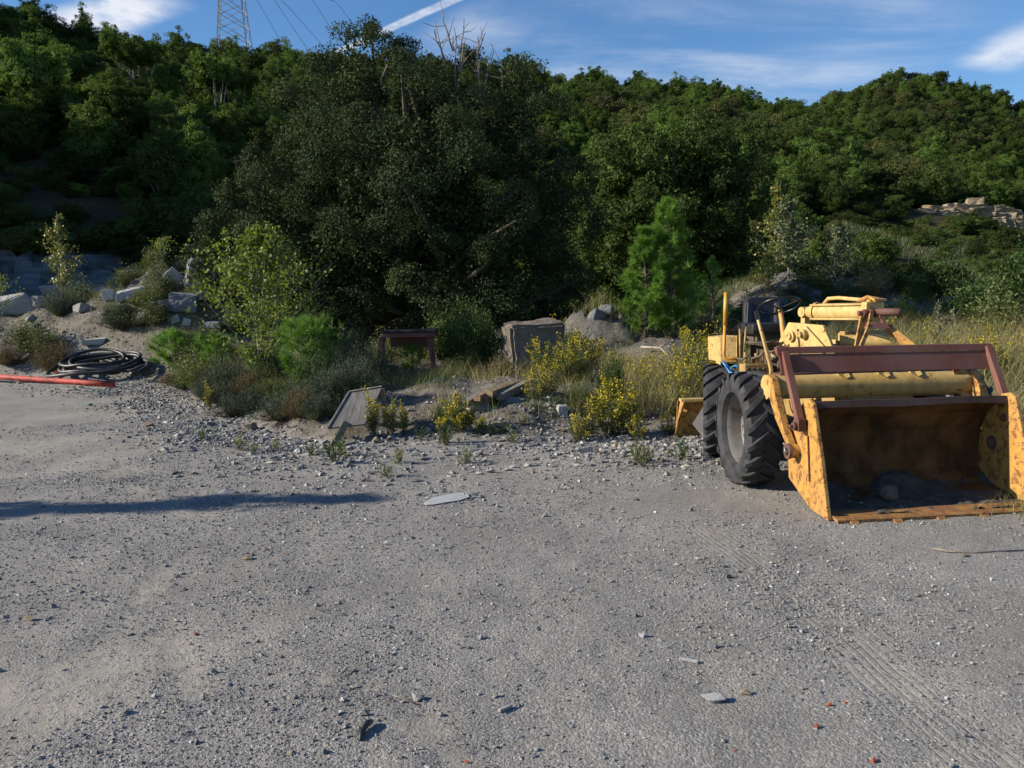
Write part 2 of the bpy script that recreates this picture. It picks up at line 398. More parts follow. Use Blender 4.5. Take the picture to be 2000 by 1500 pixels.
M['lavender'] = tri_attr_leaf('grey_shrub_leaf', [(0, (0.035, 0.055, 0.035)), (0.6, (0.065, 0.09, 0.058)), (1, (0.11, 0.13, 0.08))], 0.6, 0.3, 0.2, 0.12)
M['weed_leaf'] = tri_attr_leaf('weed_leaf', [(0, (0.055, 0.085, 0.022)), (0.6, (0.10, 0.125, 0.035)), (1, (0.17, 0.165, 0.05))], 0.55, 0.4, 0.3, 0.12)
M['flower'] = tri_attr_leaf('yellow_flower', [(0, (0.36, 0.27, 0.012)), (0.5, (0.52, 0.41, 0.018)), (1, (0.66, 0.54, 0.04))], 0.6, 0.3, 0.3, 0.03)
M['dry_grass'] = tri_attr_leaf('dry_grass', [(0, (0.10, 0.11, 0.03)), (0.4, (0.22, 0.19, 0.075)), (0.75, (0.36, 0.30, 0.15)), (1, (0.46, 0.40, 0.22))], 0.6, 0.3, 0.3, 0.05)
M['green_grass'] = tri_attr_leaf('green_grass', [(0, (0.045, 0.075, 0.018)), (0.6, (0.085, 0.12, 0.03)), (1, (0.20, 0.20, 0.075))], 0.5, 0.4, 0.3, 0.08)
M['brush'] = tri_attr_leaf('dry_brush', [(0, (0.07, 0.05, 0.03)), (0.6, (0.14, 0.11, 0.06)), (1, (0.22, 0.17, 0.09))], 0.7, 0.2, 0.15, 0.1)
M['bark'] = plain('bark', (0.085, 0.07, 0.055), 0.9, 0, 0.4, 9, 0.8, 0.02, 0.2, (1, 1, 0.3))
M['bark_pale'] = plain('pale_bark', (0.26, 0.235, 0.20), 0.85, 0, 0.35, 9, 0.5, 0.01, 0.2, (1, 1, 0.3))
M['dead_wood'] = plain('dead_wood', (0.20, 0.17, 0.14), 0.9, 0, 0.3, 9, 0.5, 0.01, 0.2)
# ------------------------------------------------------------------ the ground sheet
def flat(px, py):
    d = cray(px, py); return (np.array([0, 0, EYE]) - d*EYE/d[2])[:2]
TRACKS = [([(1380, 1030), (1500, 1110), (1600, 1205), (1700, 1300), (1800, 1390), (1960, 1530)], 0.24),
          ([(640, 1330), (760, 1390), (880, 1460), (960, 1570)], 0.13),
          ([(320, 1110), (270, 1175), (215, 1240)], 0.11),
          ([(290, 1180), (330, 1260), (380, 1350)], 0.13),
          ([(160, 880), (250, 930), (380, 1000)], 0.30)]
TRK = [(np.array([flat(*p) for p in pts]), w) for pts, w in TRACKS]
def track_d(x, y):
    """signed distance to the nearest wheel track, and how strongly the track shows there"""
    best = np.full(x.shape, 9.0); sgn = np.zeros(x.shape); mk = np.zeros(x.shape)
    for pts, w in TRK:
        for a, b in zip(pts[:-1], pts[1:]):
            t = b-a; L = np.hypot(*t); t = t/L
            s = np.clip((x-a[0])*t[0]+(y-a[1])*t[1], 0, L)
            cx, cy = a[0]+t[0]*s, a[1]+t[1]*s
            dd = np.hypot(x-cx, y-cy)
            sg = np.sign((x-cx)*t[1]-(y-cy)*t[0])*dd
            u = dd < best
            best = np.where(u, dd, best); sgn = np.where(u, sg, sgn)
            mk = np.maximum(mk, 1-sst((dd-w*0.3)/(w*1.1)))
    return sgn, mk
def dust_f(x, y):
    n = fbm(x*0.42+5, y*0.55, 4, 51)
    d = sst((n+0.04)/0.38)*0.9
    _, mk = track_d(x, y)
    return np.clip(np.maximum(d, mk*0.85*sst((fbm(x*2.2, y*2.2, 3, 57)+0.30)/0.45)), 0, 1)
def bank_f(x, y): return sst((y-edge_y(x)+0.15)/0.7)
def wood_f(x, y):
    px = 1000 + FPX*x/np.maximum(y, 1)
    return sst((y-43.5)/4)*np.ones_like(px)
def rock_f(x, y):
    px = 1000 + FPX*x/np.maximum(y, 1)
    r = sst((y-40.5)/1.0)*(1-sst((y-47)/3))*(1-sst((px-350)/80))
    r = np.maximum(r, sst((x-7.2)/1.5)*(1-sst((x-16)/2))*sst((y-23.5)/1)*(1-sst((y-28.5)/1.2))*sst((fbm(x*0.6, y*0.6, 4, 61)+0.35)/0.3))
    r = np.maximum(r, np.exp(-(((x-1.75)/0.7)**2+((y-17.7)/0.7)**2)))
    return r
ang = np.concatenate([np.arange(-180, -40, 7.0), np.arange(-40, 40.01, 0.25), np.arange(47, 180, 7.0)])
rad = np.concatenate([[0.35, 0.8], np.geomspace(1.3, 900, 450)])
TH, RD = np.meshgrid(np.radians(ang), rad, indexing='ij')
GX, GY = RD*np.sin(TH), RD*np.cos(TH)
GZ = Hf(GX, GY)
sg, mk = track_d(GX, GY)
_all = TRK; TRK = _all[:1]; sg, mk1 = track_d(GX, GY); TRK = _all          # treads show in the freshest track only
near = GY < 14
GZ = GZ - np.where(near, mk*0.004, 0)
strata = rock_f(GX, GY)
GZ = GZ + strata*0.25*np.sign(np.sin(GZ*7))*(RD > 15)
na, nr = GX.shape
idx = np.arange(na*nr).reshape(na, nr)
nxt = np.vstack([idx[1:], idx[:1]])
Fg = np.stack([idx[:, :-1], idx[:, 1:], nxt[:, 1:], nxt[:, :-1]], -1).reshape(-1, 4)
Vg = np.stack([GX, GY, GZ], -1).reshape(-1, 3)
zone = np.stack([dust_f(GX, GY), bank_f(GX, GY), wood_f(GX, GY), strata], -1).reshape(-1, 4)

mt, t, bs = material('gravel_ground')
tcn = t.node('ShaderNodeTexCoord'); v = tcn.outputs['Object']
zs = t.node('ShaderNodeSeparateColor'); za = t.attr('zone'); t.put(zs.inputs[0], za.outputs['Color'])
dust, bank, wood = zs.outputs[0], zs.outputs[1], zs.outputs[2]; rock = za.outputs['Alpha']
trk = t.attr('track').outputs['Fac']; trm = t.attr('track_mask').outputs['Fac']
dustn = t.math('MULTIPLY', dust, t.maprange(t.noise(v, 7, 5, 0.65), 0.32, 0.6), clamp=True)
vo = t.voro(v, 75); vo2 = t.voro(v, 170); vo3 = t.voro(v, 30)
cellg = t.ramp(t.math('FRACT', t.math('MULTIPLY', vo.outputs['Color'], 7.13)), [(0, (0.14, 0.136, 0.130)), (0.4, (0.225, 0.218, 0.206)), (0.8, (0.29, 0.28, 0.262)), (1, (0.44, 0.43, 0.41))])
fineg = t.ramp(t.noise(v, 90, 5, 0.7), [(0.3, (0.15, 0.143, 0.131)), (0.55, (0.245, 0.234, 0.213)), (0.75, (0.33, 0.316, 0.29))])
grav = t.mix(0.5, cellg, fineg)
dcol = t.ramp(t.noise(v, 45, 6, 0.7), [(0.3, (0.215, 0.20, 0.168)), (0.6, (0.30, 0.278, 0.238)), (0.8, (0.36, 0.335, 0.29))])
c0 = t.mix(t.math('MULTIPLY', dustn, 0.85), grav, dcol)
patch = t.maprange(t.noise(v, 0.9, 5, 0.6), 0.3, 0.7, 0.80, 1.06)
hs = t.node('ShaderNodeHueSaturation'); t.put(hs.inputs['Color'], c0); t.put(hs.inputs['Value'], patch); c0 = hs.outputs[0]
soil = t.ramp(t.noise(v, 2.6, 7, 0.68), [(0.28, (0.07, 0.06, 0.045)), (0.45, (0.125, 0.11, 0.085)), (0.6, (0.185, 0.17, 0.14)), (0.75, (0.185, 0.185, 0.18))])
soil = t.mix(t.maprange(vo3.outputs['Distance'], 0.1, 0.6, 0.35, 0.0), soil, (0.30, 0.29, 0.27))
c1 = t.mix(bank, c0, soil)
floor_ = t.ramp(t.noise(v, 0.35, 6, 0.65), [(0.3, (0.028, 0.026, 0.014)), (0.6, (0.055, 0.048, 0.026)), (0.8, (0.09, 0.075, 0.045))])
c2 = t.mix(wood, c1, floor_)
rk = t.ramp(t.noise(t.mapping(v, (0.5, 0.5, 4.0)), 0.9, 7, 0.65), [(0.3, (0.06, 0.062, 0.066)), (0.5, (0.13, 0.135, 0.14)), (0.7, (0.21, 0.21, 0.205))])
c3 = t.mix(t.math('MULTIPLY', rock, t.maprange(t.noise(v, 0.8, 5, 0.6), 0.36, 0.5)), c2, rk)
t.put(bs.inputs['Base Color'], c3); bs.inputs['Roughness'].default_value = 0.95; bs.inputs['Specular IOR Level'].default_value = 0.15
peb = t.math('SUBTRACT', 1.0, vo.outputs['Distance'])
rough_h = t.math('ADD', t.math('MULTIPLY', peb, 0.6), t.math('MULTIPLY', t.math('SUBTRACT', 1.0, vo2.outputs['Distance']), 0.3))
rough_h = t.math('ADD', rough_h, t.math('MULTIPLY', t.noise(v, 60, 5, 0.7), 0.8))
keep = t.math('MULTIPLY_ADD', dustn, -0.82, 1.0)
hgt = t.math('MULTIPLY', rough_h, keep)
groove = t.math('MULTIPLY', t.math('POWER', t.math('ABSOLUTE', t.math('SINE', t.math('MULTIPLY', trk, 75.0))), 0.35), t.math('MULTIPLY', trm, t.maprange(t.noise(v, 2.0, 4), 0.28, 0.48)))
hgt = t.math('ADD', hgt, t.math('MULTIPLY', groove, 0.5))
nb = t.bump(hgt, 0.9, 0.008)
big_h = t.math('MULTIPLY', t.noise(v, 6, 8, 0.7), t.math('MAXIMUM', bank, rock))
nb2 = t.bump(big_h, 0.9, 0.12, nb)
t.put(bs.inputs['Normal'], nb2)
M['ground'] = mt
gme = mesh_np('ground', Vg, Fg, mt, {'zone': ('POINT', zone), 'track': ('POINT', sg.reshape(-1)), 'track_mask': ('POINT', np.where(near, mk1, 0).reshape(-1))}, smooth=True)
# close the small disc under the camera
bm = bmesh.new(); bm.from_mesh(gme); bm.verts.ensure_lookup_table()
f = bm.faces.new([bm.verts[int(i)] for i in idx[:, 0]]); f.smooth = True
bmesh.ops.recalc_face_normals(bm, faces=bm.faces)
if f.normal.z < 0: bmesh.ops.reverse_faces(bm, faces=bm.faces)
bm.to_mesh(gme); bm.free()
tag(link('ground', gme), kind='structure')

# ------------------------------------------------------------------ stones
def hull_mesh(name, seed, dims, npts=14, mat=None, boxy=0.0, jitter=0.0, sub=0):
    """an angular quarry stone: hull of random points, flattened faces"""
    r = np.random.default_rng(seed)
    P = unit(r.normal(size=(npts, 3)))*r.uniform(0.75, 1.0, (npts, 1))
    if boxy:
        c = np.array([[a, b, d] for a in (-1, 1) for b in (-1, 1) for d in (-1, 1)])*(0.58+0.24*boxy)
        P = np.vstack([P*(1-boxy*0.3), c + r.normal(size=c.shape)*0.30*(1.15-boxy)])
    P = P*np.array(dims)/2
    bm = bmesh.new(); vs = [bm.verts.new(p) for p in P]
    bmesh.ops.convex_hull(bm, input=vs)
    bmesh.ops.delete(bm, geom=[v for v in bm.verts if not v.link_faces], context='VERTS')
    bmesh.ops.dissolve_limit(bm, angle_limit=0.2, verts=bm.verts, edges=bm.edges)
    if sub:
        bmesh.ops.bevel(bm, geom=list(bm.edges), offset=min(dims)*0.05, segments=2, affect='EDGES', clamp_overlap=True)
        bmesh.ops.triangulate(bm, faces=bm.faces)
        for _ in range(sub):
            bmesh.ops.subdivide_edges(bm, edges=[e for e in bm.edges if e.calc_length() > min(dims)*0.07], cuts=1)
            bmesh.ops.triangulate(bm, faces=bm.faces)
        if jitter:
            bm.normal_update()
            co = np.array([v.co for v in bm.verts]); no = np.array([v.normal for v in bm.verts])
            k = 2.5/min(dims)
            n = fbm(co[:, 0]*k+co[:, 2]*k*0.7, co[:, 1]*k+co[:, 2]*k*1.1, 5, seed)
            for v_, d_ in zip(bm.verts, no*(n*jitter)[:, None]): v_.co += Vector(d_)
    zmin = min(v.co.z for v in bm.verts)
    for v_ in bm.verts: v_.co.z -= zmin
    me = bpy.data.meshes.new(name); bm.to_mesh(me); bm.free()
    if mat: me.materials.append(mat)
    return me
def place_stone(name, me, p, rot=0, scale=(1, 1, 1), tilt=(0, 0), sink=0.0, label=None, cat='stone', group=None):
    o = link(name, me, None, (p[0], p[1], p[2]-sink)); o.rotation_euler = (tilt[0], tilt[1], rot); o.scale = scale
    return tag(o, label, cat, group)

# loose gravel over the yard: thousands of pebbles, one object
def grit(name, X, Y, size, mat, seed=1):
    """fine chippings: four faces each, the underside pressed into the ground"""
    r = np.random.default_rng(seed); n = len(X); a = r.uniform(0, 6.283, n)[:, None] + np.array([0, 1.57, 3.14, 4.71]) + r.normal(size=(n, 4))*0.3
    R = r.uniform(0.6, 1.15, (n, 4))*0.5; V = np.zeros((n, 5, 3))
    V[:, :4, 0] = np.cos(a)*R; V[:, :4, 1] = np.sin(a)*R; V[:, :4, 2] = r.uniform(-0.25, 0.05, (n, 4))
    V[:, 4, :2] = r.normal(size=(n, 2))*0.16; V[:, 4, 2] = r.uniform(0.22, 0.5, n)
    V = V*size[:, None, None] + np.stack([X, Y, Hf(X, Y)], -1)[:, None]
    F = (np.array([[0, 1, 4], [1, 2, 4], [2, 3, 4], [3, 0, 4]])[None]+5*np.arange(n)[:, None, None]).reshape(-1, 3)
    return mesh_np(name, V.reshape(-1, 3), F, mat, {'rnd': ('FACE', np.repeat(r.random(n), 4))})
def pebbles(name, X, Y, size, mat, flatness=0.6, seed=1):
    r = np.random.default_rng(seed); n = len(X)
    base = np.array([[1, 0, 0], [0, 1, 0], [-1, 0, 0], [0, -1, 0], [0, 0, 1], [0, 0, -1.0]])
    V = base[None]*r.uniform(0.55, 1.1, (n, 6, 1)) + r.normal(size=(n, 6, 3))*0.16
    V *= np.stack([r.uniform(0.7, 1.25, n), r.uniform(0.6, 1.0, n), flatness*r.uniform(0.6, 1.1, n)], -1)[:, None]
    a = r.uniform(0, 6.283, n); tl = r.normal(size=n)*0.3
    x, y, z = V[..., 0], V[..., 1], V[..., 2]
    y, z = y*np.cos(tl)[:, None]-z*np.sin(tl)[:, None], y*np.sin(tl)[:, None]+z*np.cos(tl)[:, None]
    x, y = x*np.cos(a)[:, None]-y*np.sin(a)[:, None], x*np.sin(a)[:, None]+y*np.cos(a)[:, None]
    V = np.stack([x, y, z], -1)*size[:, None, None]*0.5
    V += np.stack([X, Y, Hf(X, Y)+size*0.14*flatness], -1)[:, None]
    tri = np.array([[0, 1, 4], [1, 2, 4], [2, 3, 4], [3, 0, 4], [1, 0, 5], [2, 1, 5], [3, 2, 5], [0, 3, 5]])
    F = (tri[None]+6*np.arange(n)[:, None, None]).reshape(-1, 3)
    return mesh_np(name, V.reshape(-1, 3), F, mat, {'rnd': ('FACE', np.repeat(r.random(n), 8))})
mt, t, bs = material('gravel_stone')
r_ = t.attr('rnd').outputs['Fac']; tcn = t.node('ShaderNodeTexCoord')
pc = t.ramp(r_, [(0, (0.11, 0.109, 0.107)), (0.35, (0.185, 0.183, 0.178)), (0.7, (0.258, 0.252, 0.242)), (0.9, (0.34, 0.32, 0.28)), (0.985, (0.42, 0.415, 0.40)), (1.0, (0.62, 0.62, 0.60))])
pc = t.mix(t.maprange(t.noise(tcn.outputs['Object'], 140, 4), 0.35, 0.65, 0.0, 0.35), pc, t.mix(1.0, pc, (0.5, 0.5, 0.5), 'MULTIPLY'))
t.put(bs.inputs['Base Color'], pc); bs.inputs['Roughness'].default_value = 0.85; bs.inputs['Specular IOR Level'].default_value = 0.3
M['gravel'] = mt
def scatter(n, r0, r1, power, a0=-37, a1=37):
    u = rng.random(n); r = (r0**power + u*(r1**power-r0**power))**(1/power)
    th = np.radians(rng.uniform(a0, a1, n))
    return r*np.sin(th), r*np.cos(th)
X, Y = scatter(295000, 2.2, 14.5, 0.7)
dn = dust_f(X, Y); cl = fbm(X*0.7, Y*0.7, 3, 81)
keep = rng.random(len(X)) < np.clip((1.0-dn*1.05)*(0.62+1.3*cl)+0.04, 0.03, 1)
keep &= Y < edge_y(X)+0.3
X, Y = X[keep], Y[keep]
rr = np.hypot(X, Y)
size = 0.0060*(1+0.11*rr)*np.exp(rng.normal(size=len(X))*0.50)
size = np.clip(size, 0.004, 0.05); bg_ = size > 0.0090*(1+0.11*rr)
tag(link('gravel', pebbles('gravel', X[bg_], Y[bg_], size[bg_], M['gravel'], 0.7, 3)), kind='stuff')
tag(link('grit', grit('grit', X[~bg_], Y[~bg_], size[~bg_], M['gravel'], 4)), kind='stuff')
# broken stone in the rubble strip along the bank and over it
X = rng.uniform(-14, 4.5, 36000); d = rng.normal(size=len(X))*1.0-0.55
Y = edge_y(X)+d
X2 = rng.uniform(-16, 5, 9000); Y2 = edge_y(X2)+rng.uniform(0.3, 6, len(X2))
X, Y = np.concatenate([X, X2]), np.concatenate([Y, Y2])
keep = rng.random(len(X)) < np.clip(0.55+1.2*fbm(X*0.9, Y*0.9, 3, 83), 0.1, 1)
X, Y = X[keep], Y[keep]
size = np.clip(0.040*np.exp(rng.normal(size=len(X))*0.55), 0.014, 0.12)
tag(link('rubble', pebbles('rubble', X, Y, size, M['gravel'], 0.65, 5)), kind='stuff')
# bigger stones one can pick out, each its own object
proto_g = [hull_mesh('stone', 100+i, (1, 0.75, 0.5), 13, M['stone_grey']) for i in range(9)]
proto_t = [hull_mesh('stone', 140+i, (1, 0.8, 0.55), 13, M['stone_tan']) for i in range(5)]
G_RUB = 'stones of the rubble strip along the bank'
for i in range(230):
    x = rng.uniform(-11, 3.4) if i < 110 else rng.uniform(-5.5, 1.5); y = float(edge_y(np.array([x]))[0])+rng.normal()*0.75-0.4
    s = float(np.clip(0.12*np.exp(rng.normal()*0.45), 0.06, 0.34)); tan = rng.random() < 0.2
    place_stone('stone', (proto_t if tan else proto_g)[rng.integers(5 if tan else 9)], (x, y, ground_at(x, y)), rng.uniform(0, 6.28), (s, s*rng.uniform(.7, 1.1), s*rng.uniform(.6, 1.0)), (rng.normal()*.2, rng.normal()*.2), s*0.12,
                'tan broken stone in the rubble strip below the bank' if tan else 'grey angular stone in the rubble strip below the bank', 'stone', G_RUB)
for i in range(90):
    r0 = rng.uniform(3.2, 9); th = math.radians(rng.uniform(-33, 30)); x, y = r0*math.sin(th), r0*math.cos(th)
    s = float(np.clip(0.030*(1+r0*0.06)*np.exp(rng.normal()*0.35), 0.02, 0.09)); tan = rng.random() < 0.25
    place_stone('pebble', (proto_t if tan else proto_g)[rng.integers(5 if tan else 9)], (x, y, ground_at(x, y)), rng.uniform(0, 6.28), (s, s*rng.uniform(.7, 1.1), s*rng.uniform(.7, 1.1)), (0, 0), s*0.08,
                'tan pebble lying loose on the gravel yard' if tan else 'grey pebble lying loose on the gravel yard', 'stone', 'loose stones on the yard')
single = [((1393, 1372), 0.105, 'stone_pale', 'pale grey wedge-shaped stone lying on the gravel', 0.5), ((485, 1092), 0.085, 'stone_tan', 'olive tan stone alone in the dusty patch', 0.5),
          ((55, 1212), 0.075, 'stone_tan', 'yellowish tan stone on the gravel beside the long tree shadow side', 0.6), ((735, 866), 0.13, 'stone_tan', 'rounded beige stone below the tilted board', 0.9),
          ((756, 1065), 0.05, 'stone_tan', 'small rusty tan stone on open gravel', 0.5), ((1255, 1245), 0.055, 'stone_pale', 'flat pale grey stone with a sharp corner', 0.5), ((436, 964), 0.12, 'stone_pale', 'pale flat stone lying in the shadow band', 0.45),
          ((812, 1367), 0.07, 'stone_grey', 'dark grey stone by the dusty wheel track', 0.6), ((710, 1400), 0.05, 'stone_grey', 'small grey stone beside the black stick', 0.6), ((1455, 1362), 0.05, 'stone_tan', 'beige pebble next to the pale wedge stone', 0.7)]
single[2] = ((55, 1212), 0.075, 'stone_tan', 'yellowish tan stone on the gravel with soft dust around', 0.6)
for i, (p, s, mm, lab, hz) in enumerate(single):
    x, y = flat(*p); z = ground_at(x, y)
    place_stone('stone', hull_mesh('stone', 300+i, (1.25, 0.8, hz), 12, M[mm]), (x, y, z), rng.uniform(-0.4, 0.4), (s,)*3, (0, 0), s*0.06, lab)
for i, p in enumerate([(1620, 1385), (1595, 1427), (1706, 1494), (382, 1240), (912, 1488), (560, 1085), (1650, 1380), (1436, 1468)]):
    x, y = flat(*p); s = 0.035 if i < 4 else 0.022
    place_stone('brick_fragment', hull_mesh('brick_fragment', 330+i, (1, 0.8, 0.6), 11, M['brick_red']), (x, y, ground_at(x, y)), rng.uniform(0, 6), (s,)*3, (0, 0), 0.002, 'small orange red brick crumb on the gravel', 'brick', 'brick crumbs on the yard')
for i, p in enumerate([(1565, 1240), (1130, 1150), (205, 1042), (1560, 1117), (1780, 1110), (1937, 1132), (135, 1155), (1280, 1000)]):
    x, y = flat(*p); s = 0.032
    place_stone('quartz_stone', hull_mesh('quartz_stone', 350+i, (1, 0.8, 0.7), 11, M.setdefault('quartz', stone_mat('quartz', [(0.55, 0.54, 0.52), (0.70, 0.69, 0.67)], 8, 0.2, 0.2, 0.01, 0.6))), (x, y, ground_at(x, y)), rng.uniform(0, 6), (s,)*3, (0, 0), 0.002, 'small bright white pebble on the gravel', 'stone', 'white pebbles on the yard')
# big rocks: (photo px, depth, dims, material, label, boxy, rot, tilt)
rocks = [((355, 548), 17.2, (0.55, 0.16, 0.62), 'stone_pale', 'pale tilted slab leaning on the rubble mound top', 0.8, 0.2, (0.2, -0.65)),
         ((372, 528), 17.5, (0.35, 0.2, 0.60), 'stone_tan', 'pointed tan rock standing behind the pale slab', 0.5, 0.5, (0.1, 0.3)),
         ((392, 545), 17.8, (0.75, 0.6, 0.62), 'stone_slate', 'blue grey boulder on top of the rubble mound', 0.6, 0.3, (0, 0.15)),
         ((385, 556), 17.2, (0.62, 0.4, 0.34), 'stone_tan', 'brown rough rock under the blue grey boulder', 0.5, 0.1, (0, -0.1)),
         ((392, 580), 16.7, (0.60, 0.5, 0.20), 'stone_pale', 'pale flat slab lying on the mound below the brown rock', 0.8, -0.3, (0.25, -0.1)),
         ((360, 598), 16.3, (0.62, 0.5, 0.42), 'stone_slate', 'dark blue grey block in the mound slope', 0.7, 0.2, (0.1, 0.1)),
         ((418, 641), 15.2, (0.32, 0.3, 0.14), 'stone_pale', 'small pale slab below the poplar sapling', 0.8, 0.1, (0.1, 0)),
         ((262, 571), 17.0, (0.85, 0.5, 0.26), 'stone_pale', 'long pale rock lying along the mound crest', 0.5, 0.4, (0.15, -0.25)),
         ((213, 578), 17.3, (0.28, 0.3, 0.26), 'stone_pale', 'small white rock on the mound crest', 0.7, 0.2, (0, 0)),
         ((168, 570), 17.6, (0.55, 0.4, 0.22), 'stone_tan', 'brown flat rock on the mound crest beside the yellowing poplar', 0.5, 0.2, (0, 0.1)),
         ((25, 600), 16.6, (1.0, 0.6, 0.42), 'stone_pale', 'large speckled pale rock on the mound by the frame edge bushes', 0.5, 0.3, (0.1, -0.25)),
         ((85, 588), 17.0, (0.42, 0.4, 0.36), 'stone_grey', 'rounded grey rock beside the speckled pale rock', 0.3, 0.4, (0, 0)),
         ((187, 671), 15.0, (0.42, 0.22, 0.13), 'stone_pale', 'flat pale stone lying on the bare mound slope', 0.7, 0.2, (0, -0.05)),
         ((160, 600), 16.6, (0.30, 0.3, 0.22), 'stone_grey', 'grey rock half way up the mound', 0.5, 0.9, (0, 0)),
         ((320, 606), 16.2, (0.40, 0.3, 0.26), 'stone_grey', 'grey block beside the dark blue grey block', 0.6, 0.4, (0, 0)),
         ((240, 610), 16.2, (0.34, 0.3, 0.2), 'stone_grey', 'low grey rock among weeds on the mound', 0.5, 0.3, (0, 0)),
         ((285, 625), 15.8, (0.36, 0.3, 0.24), 'stone_grey', 'angular grey rock among weeds on the mound slope', 0.6, 1.2, (0, 0)),
         ((345, 622), 15.8, (0.20, 0.06, 0.18), 'stone_pale', 'thin pale shard standing in the dark rubble', 0.8, 0.5, (0, -0.4)),
         ((362, 628), 15.6, (0.16, 0.05, 0.16), 'stone_pale', 'thin pale shard leaning in the dark rubble', 0.8, 0.3, (0, 0.3)),
         ((1160, 597), 17.4, (0.6, 0.5, 0.45), 'stone_slate', 'grey rock at the foot of the big oak', 0.12, 0.4, (0.1, 0.1)),
         ((1185, 592), 17.6, (0.42, 0.4, 0.36), 'stone_slate', 'dark grey rock beside the young pine', 0.12, 1.0, (0, 0.2)),
         ((1145, 614), 16.8, (0.6, 0.5, 0.42), 'stone_slate', 'low grey rock in front of the rock at the oak foot', 0.12, 0.2, (0, 0)),
         ((1097, 800), 11.4, (0.17, 0.2, 0.26), 'stone_pale', 'pale cut stone block standing upright below yellow flowers', 0.95, 0.15, (0, 0.08)),
         ((690, 800), 11.6, (0.32, 0.25, 0.2), 'stone_tan', 'beige rock behind the tilted board', 0.4, 0.3, (0, 0)),
         ((670, 668), 15.3, (0.9, 0.6, 0.25), 'stone_grey', 'flat grey rock behind the bright young pine', 0.6, 0.1, (0, 0)),
         ((1570, 508), 25.2, (1.0, 0.8, 0.45), 'stone_slate', 'grey boulder under the silvery poplar', 0.6, 0.3, (0.2, 0.2)),
         ((1545, 502), 25.6, (0.6, 0.6, 0.35), 'stone_pale', 'pale boulder top beside the silvery poplar', 0.6, 0.6, (0.1, 0)),
         ((1640, 500), 26.0, (0.7, 0.5, 0.25), 'stone_grey', 'flat grey boulder below the round poplar bush', 0.6, 0.1, (0, 0.1))]
for i, (p, Yd, dm, mm, lab, bx, rz, tl) in enumerate(rocks):
    if i < 19: Yd, dm = Yd*1.34, tuple(q*1.38 for q in dm)
    if i < 19:
        q_ = hit(p[0], p[1]+dm[2]*0.4/Yd*FPX, 12); dm = tuple(k_*q_[1]/Yd for k_ in dm); Yd = q_[1]+dm[1]*0.3
    c = WP(p[0], p[1], Yd); g = ground_at(c[0], c[1])
    z = min(g-0.04, c[2]-dm[2]*0.5) if abs(c[2]-dm[2]*0.5-g) > 0.12 else c[2]-dm[2]*0.5
    z = max(z, g-dm[2]*0.6)
    if i < 19: z = g-dm[2]*0.12
    if ('oak' in lab or 'young pine' in lab) and i > 18: z = g-dm[2]*0.55
    me = hull_mesh('rock', 400+i, dm, 12, M[mm], bx, 0.09*min(dm), 3 if i < 12 else 2)
    place_stone('rock', me, (c[0], c[1], z), rz, (1, 1, 1), tl, 0.03, lab, 'rock')
for i in range(46):
    x = rng.uniform(-13, -5.5); y = rng.uniform(20.3, 24.0); s = float(np.clip(0.22*np.exp(rng.normal()*0.5), 0.1, 0.6))
    if y < float(edge_y(np.array([x]))[0])+0.3: continue
    place_stone('rock', (proto_t if i % 4 == 0 else proto_g)[i % 5], (x, y, ground_at(x, y)), rng.uniform(0, 6), (s, s*rng.uniform(.6, 1), s*rng.uniform(.5, 1)), (rng.normal()*.3, rng.normal()*.3), s*0.1, 'broken rock on the slope of the rubble mound', 'rock', 'broken rocks on the rubble mound')
# rocks tumbled in the dark hollow under the right mound
for i in range(26):
    x = rng.uniform(7.2, 13.5); y = rng.uniform(21.5, 25.2); s = rng.uniform(0.25, 0.7)
    place_stone('rock', hull_mesh('rock', 460+i % 6, (1, 0.8, 0.6), 13, M['stone_slate'] if i % 3 else M['stone_grey'], 0.4), (x, y, ground_at(x, y)), rng.uniform(0, 6), (s,)*3, (rng.normal()*.2, rng.normal()*.2), s*0.15,
                'dark grey rock tumbled below the mound behind the loader', 'rock', 'rocks tumbled below the mound behind the loader')
# the big squared block of brown stone
c = WP(1040, 680, 15.0)
blk = hull_mesh('stone_block', 77, (1.14, 0.95, 0.94), 10, M['stone_brown'], 1.0, 0.10, 3)
place_stone('stone_block', blk, (c[0]-0.02, 14.9, ground_at(c[0], 15.0)-0.04), 0.28, (1, 1, 1), (0, 0), 0.0, 'large squared brown stone block standing on the bank', 'stone block')
# sandstone outcrop on the right hillside
oc = hit(1915, 430); oc[1] = min(max(oc[1], 60), 100); oc[2] = ground_at(oc[0], oc[1])
out_e = empty('sandstone_outcrop', oc, 'sunlit tan sandstone ledge of broken blocks on the wooded slope', 'rock ledge')
bp = [hull_mesh('block', 500+i, (1, 0.8, 0.8), 12, M['sandstone'], 0.85, 0.09, 2) for i in range(6)]
sc_ = oc[1]/FPX
for row in range(5):
    for k in range(13):
        u = -105 + k*17.5 + rng.uniform(-8, 8)
        if row*11 > float(np.interp(u, [-110, -60, 0, 110], [8, 22, 46, 52])): continue
        w = rng.uniform(26, 54)*sc_; wx, wy = oc[0]+u*sc_, oc[1]+row*0.30+rng.uniform(-.25, .1)
        o = link('block', bp[rng.integers(6)], out_e)
        o.location = (u*sc_, wy-oc[1], ground_at(wx, oc[1])-oc[2]-0.5+row*9.5*sc_+rng.uniform(-.1, .1)); o.scale = (w, w*rng.uniform(.8, 1.2), rng.uniform(15, 22)*sc_); o.rotation_euler = (rng.normal()*.06, rng.normal()*.07, rng.normal()*0.25)
